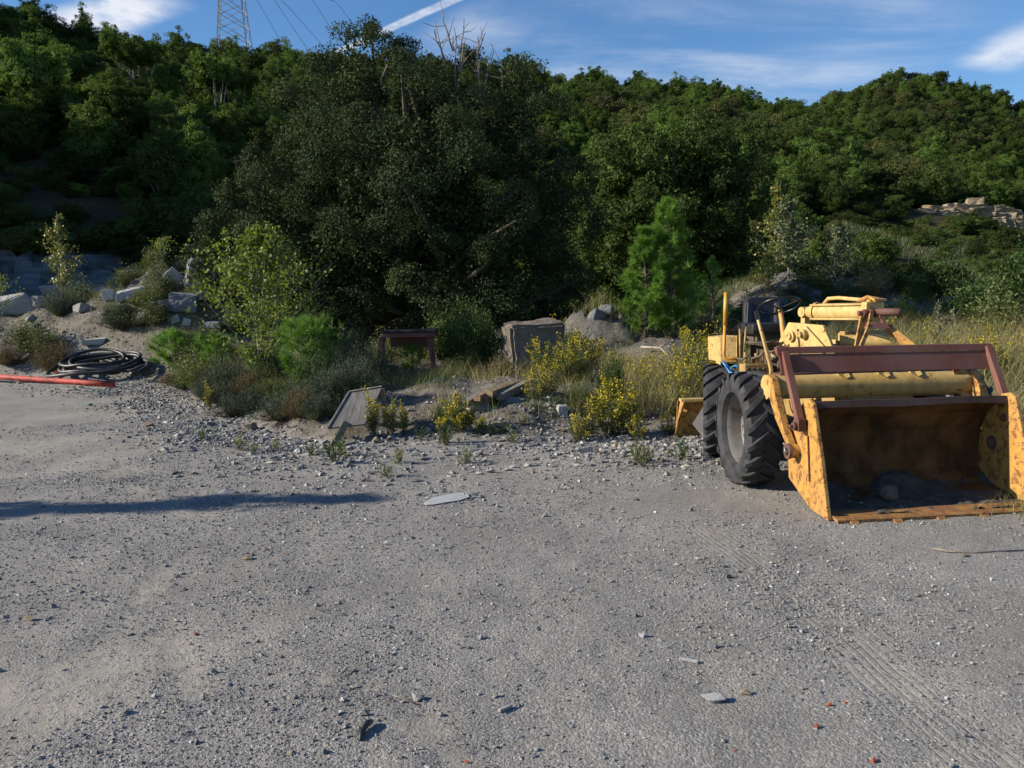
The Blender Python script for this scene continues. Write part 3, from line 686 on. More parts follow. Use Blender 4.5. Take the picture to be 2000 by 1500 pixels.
# layered pale ledge at the foot of the left slope
lx, ly = -20.0, 41.0
led = empty('rock_ledge', (lx, ly, ground_at(lx, ly)), 'shaded grey ledge of layered rock slabs at the foot of the wooded slope', 'rock ledge')
lpz = [hull_mesh('slab', 520+i, (1, 0.6, 0.9), 10, (M['stone_pale'], M['stone_tan'], M['stone_grey'])[i % 3], 0.85, 0.10, 3) for i in range(6)]
for row in range(4):
    x = -29.0 + rng.uniform(0, 2)
    while x < -13.5+row*-1.2:
        w = rng.uniform(1.8, 4.5); hh_ = rng.uniform(0.75, 1.05)*float(np.interp(x, [-27, -14], [1.05, 0.7]))
        y = 39.8+row*0.55+rng.uniform(-.35, .35)
        if rng.random() > 0.10:
            o = link('slab', lpz[rng.integers(6)], led); o.location = (x+w/2-lx, y-ly, ground_at(x, 40.0)-0.25+row*hh_*0.85-ground_at(lx, ly)); o.scale = (w*1.12, 2.2, hh_*1.15); o.rotation_euler = (rng.normal()*.03, 0.03+rng.normal()*.03, rng.normal()*.06)
        x += w
# ------------------------------------------------------------------ plants
def leaf_geo(P, D, L, W, r, fold=0.12, nrm=None):
    """folded diamond leaves: two triangles each"""
    n = len(P); D = unit(D)
    if nrm is None: N = unit(np.cross(D, r.normal(size=(n, 3))))
    else: N = unit(nrm - D*np.sum(nrm*D, 1, keepdims=True))
    S = np.cross(D, N)
    L = np.broadcast_to(L, (n,))[:, None]; W = np.broadcast_to(W, (n,))[:, None]
    tip = P + D*L; l = P + D*L*0.45 + S*W/2 + N*W*fold; q = P + D*L*0.45 - S*W/2 + N*W*fold
    V = np.stack([P, l, tip, q], 1).reshape(-1, 3)
    F = (np.array([[0, 1, 2], [0, 2, 3]])[None] + 4*np.arange(n)[:, None, None]).reshape(-1, 3)
    return V, F, np.repeat(r.random(n), 2)
def blade_geo(P, D, L, W, r, bend=0.25):
    """grass blades: two bent segments narrowing to a point (three triangles)"""
    n = len(P); D = unit(D); S = unit(np.cross(D, r.normal(size=(n, 3)))); B = unit(r.normal(size=(n, 3))*[1, 1, 0.1])
    L = np.broadcast_to(L, (n,))[:, None]; W = np.broadcast_to(W, (n,))[:, None]
    mid = P + D*L*0.55 + B*L*bend*0.3; tip = P + D*L*0.95 + B*L*bend
    V = np.stack([P-S*W/2, P+S*W/2, mid+S*W*0.4, mid-S*W*0.4, tip], 1).reshape(-1, 3)
    F = (np.array([[0, 1, 2], [0, 2, 3], [3, 2, 4]])[None] + 5*np.arange(n)[:, None, None]).reshape(-1, 3)
    return V, F, np.repeat(r.random(n), 3)
def needle_geo(P, D, L, W, r):
    n = len(P); D = unit(D); S = unit(np.cross(D, r.normal(size=(n, 3))))
    L = np.broadcast_to(L, (n,))[:, None]; W = np.broadcast_to(W, (n,))[:, None]
    V = np.stack([P-S*W/2, P+S*W/2, P+D*L], 1).reshape(-1, 3)
    return V, np.arange(3*n).reshape(-1, 3), r.random(n)
def join_geo(parts):
    Vs, Fs, Rs, b = [], [], [], 0
    for V, F, R in parts: Vs.append(V); Fs.append(F+b); Rs.append(R); b += len(V)
    return np.vstack(Vs), np.vstack(Fs), np.concatenate(Rs)
def geo_obj(name, geo, mat, parent=None):
    V, F, R = geo
    return link(name, mesh_np(name, V, F, mat, {'rnd': ('FACE', R)}), parent)

def clump_centres(lobes, n, r, inner=0.72):
    C = np.array([l[0] for l in lobes], float); A = np.array([l[1] for l in lobes], float)
    w = (A[:, 0]*A[:, 2]); w = w/w.sum(); out = []
    while len(out) < n:
        i = r.choice(len(lobes), p=w); d = unit(r.normal(size=3)); k = r.uniform(0.80, 1.10)
        p = C[i]+d*A[i]*k
        q = np.linalg.norm((p-C)/A, axis=1); q[i] = 9
        if q.min() < inner: continue
        if p[2] < 0.15: continue
        out.append((p, d))
    return np.array([o[0] for o in out]), np.array([o[1] for o in out])
def crown(lobes, n_b, sub, per, br, L, W, seed, fill=0.25, flat_=0.8, gap=1.12, tight=False):
    """leaves in clumps, clumps in bunches with gaps between, bunches over the lobes of a crown"""
    r = np.random.default_rng(seed)
    Pc, Dc = clump_centres(lobes, n_b*7, r)
    keep_ = []
    for i in range(len(Pc)):
        if len(keep_) >= n_b: break
        if all(np.sum((Pc[i]-Pc[j])**2) > (br*gap)**2 for j in keep_): keep_.append(i)
    Pc, Dc = Pc[keep_], Dc[keep_]; nb = len(Pc)
    bR = br*r.uniform(0.65, 1.25, nb)
    d2 = unit(r.normal(size=(nb, sub, 3)) + 0.7*Dc[:, None] + [0, 0, 0.25])
    P = (Pc[:, None] + d2*bR[:, None, None]*(r.uniform(0.45, 0.85, (nb, sub, 1)) if tight else r.uniform(0.55, 1.0, (nb, sub, 1)))*[1, 1, flat_]).reshape(-1, 3)
    B = np.repeat(Pc, sub, 0); n_cl = len(P); crs = np.repeat(bR, sub)*(r.uniform(0.22, 0.42, n_cl) if tight else r.uniform(0.28, 0.6, n_cl))
    tone = np.repeat(r.normal(size=nb)*0.10, sub) + r.normal(size=n_cl)*0.10
    ds = unit(r.normal(size=(n_cl, per, 3)) + 0.4*unit(P-B)[:, None])
    rad = r.random((n_cl, per, 1))**0.45
    pos = P[:, None] + ds*rad*crs[:, None, None]*np.array([1, 1, flat_])
    outn = unit(pos-B[:, None]) + [0, 0, 0.35]
    nr_ = outn + r.normal(size=ds.shape)*0.42
    ori = r.normal(size=ds.shape) + ds*0.4
    n = n_cl*per
    g = list(leaf_geo(pos.reshape(-1, 3), ori.reshape(-1, 3), L*r.uniform(0.6, 1.3, n), W*r.uniform(0.6, 1.3, n), r, nrm=nr_.reshape(-1, 3)))
    g[2] = np.clip(np.repeat(np.repeat(tone*1.3, per), 2)+0.25+0.5*g[2], 0, 1)
    parts = [tuple(g)]
    m_ = int(n*fill)
    if m_:
        C = np.array([l[0] for l in lobes], float); A = np.array([l[1] for l in lobes], float)
        w = A.prod(1); i = r.choice(len(lobes), m_, p=w/w.sum())
        pp = C[i] + unit(r.normal(size=(m_, 3)))*(r.random((m_, 1))**0.33)*A[i]*(0.68 if tight else 0.80)
        parts.append(leaf_geo(pp, r.normal(size=(m_, 3)), L*1.8, W*1.9, r))
    return join_geo(parts), P
def limbs(mb, base, r0, targets, r, split=0.4, n=7, wob=0.10):
    """trunk and limbs reaching from the base to clump centres"""
    base = np.array(base, float)
    for tg in targets:
        k = np.linspace(0, 1, 7)[:, None]; h = np.linalg.norm(tg-base)
        mid = base + (tg-base)*np.array([0.25, 0.25, 0.62]) + r.normal(size=3)*h*0.05
        p = (1-k)**2*base + 2*k*(1-k)*mid + k**2*tg + r.normal(size=(7, 3))*h*0.012*np.sin(k*3.14)
        mb.tube(p, np.linspace(r0, r0*0.12, 7), n, cap=False)
    return mb

def make_tree(name, label, cat, loc, lobes, n_b, sub, per, br, L, W, leafmat, barkmat, seed, trunk_r, n_limb=14, group=None, fill=0.25, stems=((0, 0),), flat_=0.8, gap=1.12, tight=False):
    e = empty(name, loc, label, cat, group); r = np.random.default_rng(seed+5)
    g, P = crown(lobes, n_b, sub, per, br, L, W, seed, fill, flat_, gap, tight)
    geo_obj('crown', g, leafmat, e)
    mb = MB()
    for k, st in enumerate(stems):
        sel = P[r.choice(len(P), min(len(P), n_limb), replace=False)]
        limbs(mb, (st[0], st[1], -0.25), trunk_r, sel, r)
    mb.build('trunk', barkmat, e, smooth=True, origin=(0, 0, 0))
    return e
def px_lobes(lst, Y, base):
    """crown lobes given as photo ellipses at a depth: (px, py, rx, ry, depth offset, depth radius)"""
    out = []
    for x, y, rx, ry, oy, ryd in lst:
        D = Y+oy; c = WP(x, y, D); k = D/FPX
        out.append((c-base, np.array([rx*k, ryd, ry*k])))
    return out

# --- the big holm oak
b = on(800, 22.5)
lob = px_lobes([(545, 470, 125, 150, 0.0, 1.6), (470, 540, 75, 95, 0.6, 1.2), (610, 310, 105, 125, 0.4, 1.7), (700, 190, 90, 105, 0.6, 1.5), (690, 105, 42, 55, 0.7, 0.7), (775, 120, 38, 50, 0.5, 0.7), (850, 205, 115, 95, 0.4, 1.6),
                (980, 270, 110, 120, 0.5, 1.6), (1050, 420, 90, 170, 0.4, 1.5), (790, 360, 190, 190, -1.2, 2.2), (680, 510, 150, 120, -0.8, 1.6), (930, 470, 150, 150, -1.3, 1.5), (800, 560, 240, 85, 0.3, 1.8), (1060, 560, 80, 75, 0.2, 1.3), (560, 590, 120, 60, 0.2, 1.3), (860, 560, 60, 60, -2.2, 0.8), (700, 610, 200, 55, 0.6, 1.6), (980, 610, 150, 50, 0.6, 1.6), (930, 560, 90, 80, -1.6, 1.0)], 22.5, b)
oak = make_tree('holm_oak', 'huge dark holm oak with a broad dense crown filling the middle', 'tree', b, lob, 130, 22, 72, 0.80, 0.068, 0.042, M['oak_leaf'], M['bark'], 11, 0.22, 10, fill=0.22, gap=1.2, tight=True, stems=((0, 0), (-1.3, 0.4), (1.5, 0.2), (0.5, 0.9)))
tw = MB(); r = np.random.default_rng(3)
for (x0, y0, x1, y1) in [(885, 190, 858, 48), (890, 180, 880, 60), (895, 190, 905, 75), (935, 190, 933, 60), (940, 200, 920, 95), (945, 195, 955, 100), (820, 190, 800, 70), (980, 180, 990, 120), (870, 120, 845, 60), (900, 120, 890, 50), (885, 100, 866, 40), (930, 110, 942, 75)]:
    a, c = WP(x0, y0, 22.7), WP(x1, y1, 22.6+r.normal()*0.3); k = np.linspace(0, 1, 8)[:, None]
    p = a+(c-a)*k + np.cumsum(r.normal(size=(8, 3))*0.035, axis=0)*k
    tw.tube(p, np.linspace(0.030, 0.008, 8), 5)
    for j in range(3):
        q = p[r.integers(3, 7)]; e2 = q + np.array([r.normal()*0.25, r.normal()*0.2, abs(r.normal())*0.3+0.1])
        tw.tube([q, (q+e2)/2+r.normal(size=3)*0.03, e2], [0.012, 0.009, 0.006], 4)
tw.build('dead_branch', M['dead_wood'], oak)

# --- oak further back, right of it
b = on(1310, 31)
lob = px_lobes([(1230, 350, 85, 75, 0, 1.6), (1330, 320, 95, 70, -0.3, 1.8), (1420, 360, 70, 80, 0, 1.5), (1290, 420, 120, 90, -1.2, 1.8), (1400, 450, 90, 90, -0.5, 1.6), (1190, 440, 65, 90, 0.2, 1.3), (1330, 520, 160, 80, 0.4, 2.0), (1180, 560, 70, 60, 0.5, 1.3), (1440, 540, 60, 70, 0.5, 1.3)], 31, b)
make_tree('oak_tree', 'rounded green oak standing behind the young pine', 'tree', b, lob, 95, 16, 44, 0.85, 0.115, 0.074, M['oak_leaf2'], M['bark'], 21, 0.2, 12, fill=0.3, gap=1.15, tight=True, stems=((0, 0), (0.8, 0.4)))

# --- pines near the camera: whorled branches carrying needle tufts
def needle_tree(h, spread, seed, n_br, tufts, per, nl, nw, crown_from=0.12, top_bias=1.0, puff=False):
    r = np.random.default_rng(seed); P, D = [], []; mb = MB()
    mb.tube([(0, 0, -0.1), (0.02*h, 0, h*0.4), (0, 0.01*h, h*0.75), (0, 0, h*0.97)], [0.02*h+0.008, 0.014*h+0.004, 0.008*h+0.002, 0.003], 7)
    for i in range(n_br):
        z = h*(crown_from + (1-crown_from)*((i+r.random())/n_br)**top_bias)
        f = (z/h-crown_from)/(1-crown_from)
        reach = spread*(0.95*(1-f)**0.75*(0.55+0.45*min(1, f*5))+0.10)*r.uniform(0.7, 1.15)
        if puff: reach = spread*math.sqrt(max(0.05, 1-(2*f-0.85)**2))*r.uniform(0.75, 1.1)
        a = r.uniform(0, 6.283); rise = reach*r.uniform(0.25, 0.75)
        tip = np.array([math.cos(a)*reach, math.sin(a)*reach, z+rise])
        base = np.array([0, 0, z]); mid = base+(tip-base)*0.55 - np.array([0, 0, rise*0.18])
        mb.tube([base, mid, tip], [0.005*h**0.5+0.002, 0.004, 0.002], 5, cap=False)
        for k in range(tufts):
            q = r.uniform(0.3, 1.0)**0.7
            p = (1-q)**2*base + 2*q*(1-q)*mid + q*q*tip
            d = unit((tip-mid)+r.normal(size=3)*reach*0.45+np.array([0, 0, reach*0.3]))
            p2 = p + d*r.uniform(0.02, 0.22)*min(1, reach+0.2)
            P.append(p2); D.append(d)
    for k in range(tufts): P.append(np.array([0, 0, h*0.97-0.02*k*h/tufts*3])+r.normal(size=3)*0.01); D.append(unit(np.array([0, 0, 1.0])+r.normal(size=3)*0.35))
    P, D = np.array(P), np.array(D)
    n = len(P)
    PP = (P[:, None] - D[:, None]*r.random((n, per, 1))*nl*0.9).reshape(-1, 3)
    DD = (D[:, None]*0.85 + r.normal(size=(n, per, 3))*0.42).reshape(-1, 3)
    g = list(needle_geo(PP, DD, nl*r.uniform(0.7, 1.2, n*per), nw, r))
    g[2] = np.clip(0.55*g[2]+0.45*np.repeat(r.random(n), per), 0, 1)
    return tuple(g), mb
def needle_plant(name, label, loc, group=None, rot=0, **kw):
    e = empty(name, loc, label, 'pine tree', group)
    g, mb = needle_tree(**kw); geo_obj('crown', g, M['pine_needle'], e); mb.build('trunk', M['bark'], e, smooth=True, origin=(0, 0, 0)); e.rotation_euler = (0, 0, rot); return e
def hgt(py_top, Y, base, px=1000): return WP(px, py_top, Y)[2]-base[2]
b = on(1306, 17.3); needle_plant('young_pine', 'tall bright green young pine with pointed top below the oak', b, h=hgt(395, 17.3, b, 1306), spread=0.72, seed=31, n_br=130, tufts=19, per=18, nl=0.13, nw=0.0085, crown_from=0.02)
b = on(1262, 17.0); needle_plant('young_pine', 'shorter bright green young pine leaning against its taller neighbour', b, h=hgt(450, 17.0, b, 1258), spread=0.58, seed=32, n_br=100, tufts=18, per=18, nl=0.13, nw=0.0085, crown_from=0.02)
b = on(1392, 19.5); needle_plant('young_pine', 'slim small dark pine in the oak shade', b, h=hgt(505, 19.5, b, 1392), spread=0.45, seed=33, n_br=40, tufts=10, per=12, nl=0.12, nw=0.008)
p = hit(600, 752); needle_plant('small_pine', 'rounded bright green pine bush beside the red metal frame', p, h=hgt(628, p[1], p, 600)*0.98, spread=0.55, seed=34, n_br=60, tufts=15, per=16, nl=0.13, nw=0.0052, crown_from=0.08, puff=True)
p = hit(345, 738); needle_plant('small_pine', 'bushy bright green pine beside the black hose coil', p, h=hgt(648, p[1], p, 330)*0.95, spread=0.50, seed=35, n_br=60, tufts=16, per=17, nl=0.12, nw=0.006, crown_from=0.06, puff=True)
p = hit(425, 738); needle_plant('small_pine', 'small green pine under the poplar sapling', p, h=hgt(655, p[1], p, 425)*0.95, spread=0.40, seed=36, n_br=46, tufts=14, per=16, nl=0.11, nw=0.006, crown_from=0.08, puff=True)
p = hit(806, 735); needle_plant('small_pine', 'little bright green pine in front of the red metal frame', p, h=0.50, spread=0.24, seed=37, n_br=28, tufts=11, per=14, nl=0.09, nw=0.004, crown_from=0.15, puff=True)
p = hit(505, 740); needle_plant('small_pine', 'tiny dim pine between two brighter pine bushes', p, h=0.55, spread=0.28, seed=38, n_br=26, tufts=10, per=12, nl=0.09, nw=0.004, crown_from=0.2, puff=True)

# --- poplar saplings: thin stem, airy leaves
def sapling(name, label, loc, h, spread, seed, n_br, leaves, L, leafmat, low=0.08, cat='tree', group=None, shape=1.0):
    r = np.random.default_rng(seed); e = empty(name, loc, label, cat, group); mb = MB(); P, D = [], []
    top = np.array([r.normal()*0.03*h, r.normal()*0.03*h, h])
    mb.tube([(0, 0, -0.1), top*[0.4, 0.4, 0.35], top*[0.8, 0.8, 0.7], top], [0.012*h+0.004, 0.009*h+0.003, 0.005*h, 0.003], 7)
    for i in range(n_br):
        f = low + (0.99-low)*((i+r.random())/n_br); a = r.uniform(0, 6.283)
        reach = spread*(1-((f-low)/(1-low))**1.5)**shape*r.uniform(0.3, 1.25)+0.03*h*0.5
        base = np.array([0, 0, f*h*0.95]); tip = base+np.array([math.cos(a)*reach, math.sin(a)*reach, reach*r.uniform(0.5, 1.1)])
        mb.tube([base, (base+tip)/2+[0, 0, -0.05*reach], tip], [0.004*h**0.5+0.002, 0.004, 0.002], 4, cap=False)
        k = r.random(leaves)[:, None]**0.6
        P.append(base+(tip-base)*k + r.normal(size=(leaves, 3))*0.09*reach**0.5); D.append(r.normal(size=(leaves, 3))+np.array([0, 0, -0.3]))
    P, D = np.vstack(P), np.vstack(D); n = len(P)
    geo_obj('crown', leaf_geo(P, D, L*r.uniform(0.6, 1.2, n), L*0.8*r.uniform(0.6, 1.2, n), r, 0.08), leafmat, e)
    mb.build('stem', M['bark_pale'], e, smooth=True, origin=(0, 0, 0))
    return e
p = hit(512, 742); sapling('poplar_sapling', 'sunlit green poplar sapling standing before the big oak', p, hgt(432, p[1], p, 512), 1.15, 41, 110, 48, 0.07, M['poplar_leaf'], 0.08, shape=0.8)
p = on(135, 23); sapling('poplar_sapling', 'thin yellowing poplar sapling on the rubble mound', p, hgt(412, 23, p, 128), 0.55, 42, 48, 30, 0.075, M['aspen_leaf'], 0.22)
p = on(1540, 26.0); sapling('poplar_tree', 'silvery green poplar on the mound behind the loader', p, hgt(378, 26, p, 1550), 0.85, 43, 60, 42, 0.10, M['silver_leaf'], 0.12)
p = on(1515, 26.4); sapling('poplar_tree', 'yellow leaved thin poplar beside the silvery one', p, hgt(352, 26.4, p, 1515), 0.5, 44, 36, 26, 0.10, M['aspen_leaf'], 0.25)
p = on(1630, 25.6); sapling('poplar_bush', 'round pale green poplar bush on the mound top', p, hgt(440, 25.6, p, 1630), 0.75, 45, 50, 36, 0.09, M['silver_leaf'], 0.03, shape=0.5)
p = on(1500, 25.6); sapling('poplar_bush', 'brownish low poplar bush below the yellow poplar', p, 1.2, 0.6, 46, 30, 26, 0.08, M['aspen_leaf'], 0.05, shape=0.5)
p = on(330, 23.6); sapling('poplar_bush', 'green poplar shoots behind the tilted pale slab', p, 0.9, 0.45, 47, 26, 22, 0.05, M['poplar_leaf'], 0.05, shape=0.6)
p = on(10, 23.6); sapling('poplar_bush', 'green leafy shoots on the mound beside the speckled rock', p, 1.1, 0.65, 48, 26, 24, 0.05, M['poplar_leaf'], 0.05, shape=0.6)
p = on(1832, 15.5); sapling('poplar_bush', 'pale round leaved shoot rising from the dry grass', p, hgt(585, 15.5, p, 1832), 0.22, 49, 16, 9, 0.06, M['silver_leaf'], 0.3)
p = on(1860, 16.2); sapling('poplar_bush', 'thin pale shoot among dry grass next to a taller one', p, hgt(600, 16.2, p, 1860), 0.22, 50, 12, 8, 0.06, M['silver_leaf'], 0.3)
# a slender tree beyond the left edge of view; its long shadow crosses the yard
p = np.array([-11.4, 6.75, ground_at(-11.4, 6.75)])
sapling('slender_poplar', 'slender dark poplar at the yard side casting a long shadow', p, 4.95, 0.40, 51, 120, 40, 0.10, M['poplar_leaf'], 0.15, shape=0.6)

# --- bushes of fine foliage
def bush_geo(w, h, seed, n_stem, per, L, W, upright=0.5):
    r = np.random.default_rng(seed)
    a = r.uniform(0, 6.283, n_stem); q = np.sqrt(r.random(n_stem)); lump = 1+0.28*np.sin(3*a+r.uniform(0, 6))*q+0.22*np.sin(5*a+r.uniform(0, 6))*q; q = q*lump; zf = np.sqrt(np.maximum(0.03, 1-np.minimum(q, 1)**2*0.85))*np.where(r.random(n_stem) < 0.15, r.uniform(1.0, 1.45, n_stem), r.uniform(0.55, 1.1, n_stem))
    tip = np.stack([np.cos(a)*q*w/2, np.sin(a)*q*w/2, zf*h], -1); base = tip*[0.25, 0.25, 0.0]
    k = r.random((n_stem, per, 1))**0.55
    P = base[:, None] + (tip-base)[:, None]*k + r.normal(size=(n_stem, per, 3))*0.05*min(w, h)
    P[..., 2] = np.abs(P[..., 2])
    D = unit(tip-base)[:, None]*upright + r.normal(size=P.shape)*0.5 + [0, 0, 0.25]
    n = n_stem*per
    st = needle_geo(np.repeat(base, 2, 0), np.repeat(tip-base, 2, 0), np.repeat(np.linalg.norm(tip-base, axis=1), 2), 0.010*h**0.5, r)
    g = list(leaf_geo(P.reshape(-1, 3), D.reshape(-1, 3), L*r.uniform(0.6, 1.3, n), W*r.uniform(0.7, 1.2, n), r))
    tone = r.normal(size=n_stem)*0.18
    g[2] = np.clip(g[2]*0.7+0.15+np.repeat(np.repeat(tone, per), 2), 0, 1)
    return tuple(g), st
def bush_proto(w, h, seed, n_stem, per, L, W, upright=0.5):
    g, st = bush_geo(w, h, seed, n_stem, per, L, W, upright)
    return mesh_np('foliage', *g[:2], None, {'rnd': ('FACE', g[2])}), mesh_np('stems', *st[:2], M['brush'], {'rnd': ('FACE', st[2])})
def bush(name, label, p, proto, mat, s=(1, 1, 1), rot=0.0, cat='bush', group=None):
    e = empty(name, p, label, cat, group); e.rotation_euler = (0, 0, rot); e.scale = s
    me = proto[0]
    key = (me.name, mat.name)
    if key not in bush.cache:
        m2 = me.copy(); m2.materials.clear(); m2.materials.append(mat); bush.cache[key] = m2
    link('foliage', bush.cache[key], e); link('stems', proto[1], e); return e
bush.cache = {}
FINE = [bush_proto(1, 0.62, 60+i, 260, 26, 0.055, 0.009, 0.9) for i in range(3)]
BROAD = [bush_proto(1, 1.0, 65+i, 120, 30, 0.065, 0.028, 0.5) for i in range(3)]
for i, (x, y, w, h) in enumerate([(455, 815, 0.65, 0.36), (545, 822, 0.75, 0.38), (620, 820, 0.6, 0.34), (500, 800, 0.65, 0.38), (585, 795, 0.65, 0.38), (430, 790, 0.5, 0.32), (690, 770, 0.8, 0.5), (730, 745, 0.8, 0.5), (640, 790, 0.7, 0.5)]):
    p = hit(x, y); bush('grey_shrub', 'low dark grey green shrub with fine leaves on the bank edge', p, FINE[i % 3], M['lavender'], (w, w, h/0.62), rng.uniform(0, 6), group='grey green shrubs along the bank')
for i, (x, y, Y, w, h, lab, mm) in enumerate([(905, 690, 15.2, 1.0, 1.05, 'dark green leafy bush left of the squared stone block', 'bush_leaf'), (945, 690, 15.8, 0.7, 1.0, 'light tipped leafy bush touching the squared stone block', 'bush_leaf'),
        (750, 650, 16.5, 0.75, 0.65, 'olive bush growing behind the red metal frame', 'weed_leaf'), (690, 700, 15.2, 0.8, 0.7, 'greyish dry bush between pine and red frame', 'lavender'), (870, 640, 17.5, 1.1, 1.0, 'glossy low oak shoots under the big oak', 'oak_leaf2'),
        (1110, 660, 15.8, 0.5, 0.7, 'green stalky bush beside the squared stone block', 'bush_leaf'), (1290, 665, 19.5, 1.3, 0.45, 'brown dead bracken under the young pine', 'brush'), (1240, 670, 18.5, 1.0, 0.4, 'dry brown brush heap near the young pine', 'brush'),
        (1370, 690, 17.5, 0.9, 0.5, 'dry brush behind the yellow flowers by the loader', 'brush'), (130, 600, 16.8, 0.85, 0.55, 'soft grey green shrub at the foot of the yellowing poplar', 'lavender'),
        (240, 640, 15.6, 0.8, 0.5, 'dull olive shrub on the rubble mound slope', 'lavender'), (290, 615, 15.9, 0.6, 0.35, 'sunlit weed shrub below the tilted slab', 'weed_leaf'), (310, 650, 15.3, 0.6, 0.4, 'yellow green weed shrub on the mound slope', 'weed_leaf'),
        (60, 640, 15.6, 0.9, 0.5, 'brownish weed shrub above the red pipe', 'weed_leaf'), (110, 690, 14.6, 0.9, 0.5, 'reddish dry weed shrub behind the hose coil', 'brush'), (20, 690, 15.0, 0.8, 0.4, 'dry brush near the end of the red pipe', 'brush'), (90, 655, 15.3, 0.8, 0.45, 'olive weed shrub on the bare slope', 'weed_leaf'),
        (1720, 600, 20.5, 0.9, 0.7, 'green shrub at the foot of the rock slope', 'bush_leaf'), (1760, 590, 22, 0.8, 0.8, 'bright green shrub on the rock slope foot', 'poplar_leaf'), (1900, 610, 22, 2.2, 1.3, 'dense green bramble behind the dry grass', 'bush_leaf'), (1960, 605, 20, 1.8, 1.2, 'sunlit green bramble beside the dry grass', 'weed_leaf'),
        (2010, 600, 24, 2.4, 1.8, 'dark tall bramble at the field margin', 'bush_leaf'), (1840, 600, 26, 2.0, 1.3, 'shaded bramble below the rock slope end', 'bush_leaf'), (1560, 600, 22.5, 1.6, 0.9, 'dark low bush in the hollow left of the seat back', 'bush_leaf'), (1640, 585, 23.5, 1.5, 0.8, 'dark low bush on the shaded rock slope', 'bush_leaf'), (1480, 610, 22.5, 1.6, 1.0, 'shaded bush under the oak edge behind the marker post', 'bush_leaf'), (1700, 560, 25.0, 1.4, 0.7, 'grey green scrub on the rock slope crest', 'lavender'), (1430, 640, 20.5, 1.3, 0.6, 'dry brush behind the orange marker post', 'brush'), (1580, 530, 25.3, 1.6, 0.7, 'low weeds between boulders under the poplars', 'weed_leaf'), (1680, 530, 26.2, 1.8, 0.6, 'sunlit low weeds on the mound crest', 'weed_leaf'),
        (440, 700, 14.6, 0.9, 0.6, 'dull green shrub below the poplar sapling', 'lavender'), (640, 740, 13.6, 0.8, 0.6, 'dark shrub right of the rounded pine bush', 'lavender')]):
    if x < 420: Y, w, h = Y*1.36, w*1.35, h*1.3
    p = on(x, Y); bush('bush', lab, p, (FINE if mm in ('lavender', 'brush') else BROAD)[i % 3], M[mm], (w, w, h if mm not in ('lavender', 'brush') else h/0.62), rng.uniform(0, 6))

for i in range(26):
    x = rng.uniform(-12.5, -5.2); y = float(edge_y(np.array([x]))[0]) + rng.uniform(0.6, 4.5); w = rng.uniform(0.5, 1.0)
    mm = ['weed_leaf', 'lavender', 'brush', 'weed_leaf', 'silver_leaf'][i % 5]
    bush('weed_bush', {'weed_leaf': 'yellow green weed bush', 'lavender': 'grey green weed bush', 'brush': 'dry brown weed bush', 'silver_leaf': 'pale green weed bush'}[mm]+' on the rubble mound slope', (x, y, ground_at(x, y)), (FINE if mm in ('lavender', 'brush') else BROAD)[i % 3], M[mm], (w, w, w*rng.uniform(0.5, 0.9)), rng.uniform(0, 6), group='weed bushes on the rubble mound')
for i in range(70):
    x = rng.uniform(-5.6, 4.2); y = float(edge_y(np.array([x]))[0]) + rng.uniform(0.5, 4.6); w = rng.uniform(0.28, 0.7); bpx = 1000+FPX*x/y
    if (870 < bpx < 1050 and y < 13.6) or (625 < bpx < 765 and y < 12.2) or (725 < bpx < 860 and y < 14.6): continue
    mm = ['weed_leaf', 'brush', 'lavender', 'green_grass', 'bush_leaf', 'dry_grass', 'brush'][i % 7]
    bush('bank_scrub', {'weed_leaf': 'small yellow green scrub', 'lavender': 'small grey green scrub', 'brush': 'small dead brown scrub', 'green_grass': 'small grassy scrub', 'bush_leaf': 'small dark green scrub', 'dry_grass': 'small straw coloured scrub'}[mm]+' on the bank behind the rubble strip', (x, y, ground_at(x, y)), (BROAD if mm == 'bush_leaf' else FINE)[i % 3], M[mm], (w, w*rng.uniform(.7, 1.2), w*rng.uniform(0.6, 1.3)), rng.uniform(0, 6), group='scrub on the bank')
for i in range(34):
    x = rng.uniform(5.5, 14.5); y = rng.uniform(21.5, 27.5); w = rng.uniform(0.6, 1.4); mm = ['bush_leaf', 'weed_leaf', 'brush', 'bush_leaf', 'lavender'][i % 5]
    bush('mound_scrub', {'weed_leaf': 'yellow green scrub', 'lavender': 'grey green scrub', 'brush': 'dead brown scrub', 'bush_leaf': 'dark green scrub'}[mm]+' on the mound behind the loader', (x, y, ground_at(x, y)), (FINE if mm in ('lavender', 'brush') else BROAD)[i % 3], M[mm], (w, w, w*rng.uniform(0.4, 0.8)), rng.uniform(0, 6), group='scrub on the mound behind the loader')
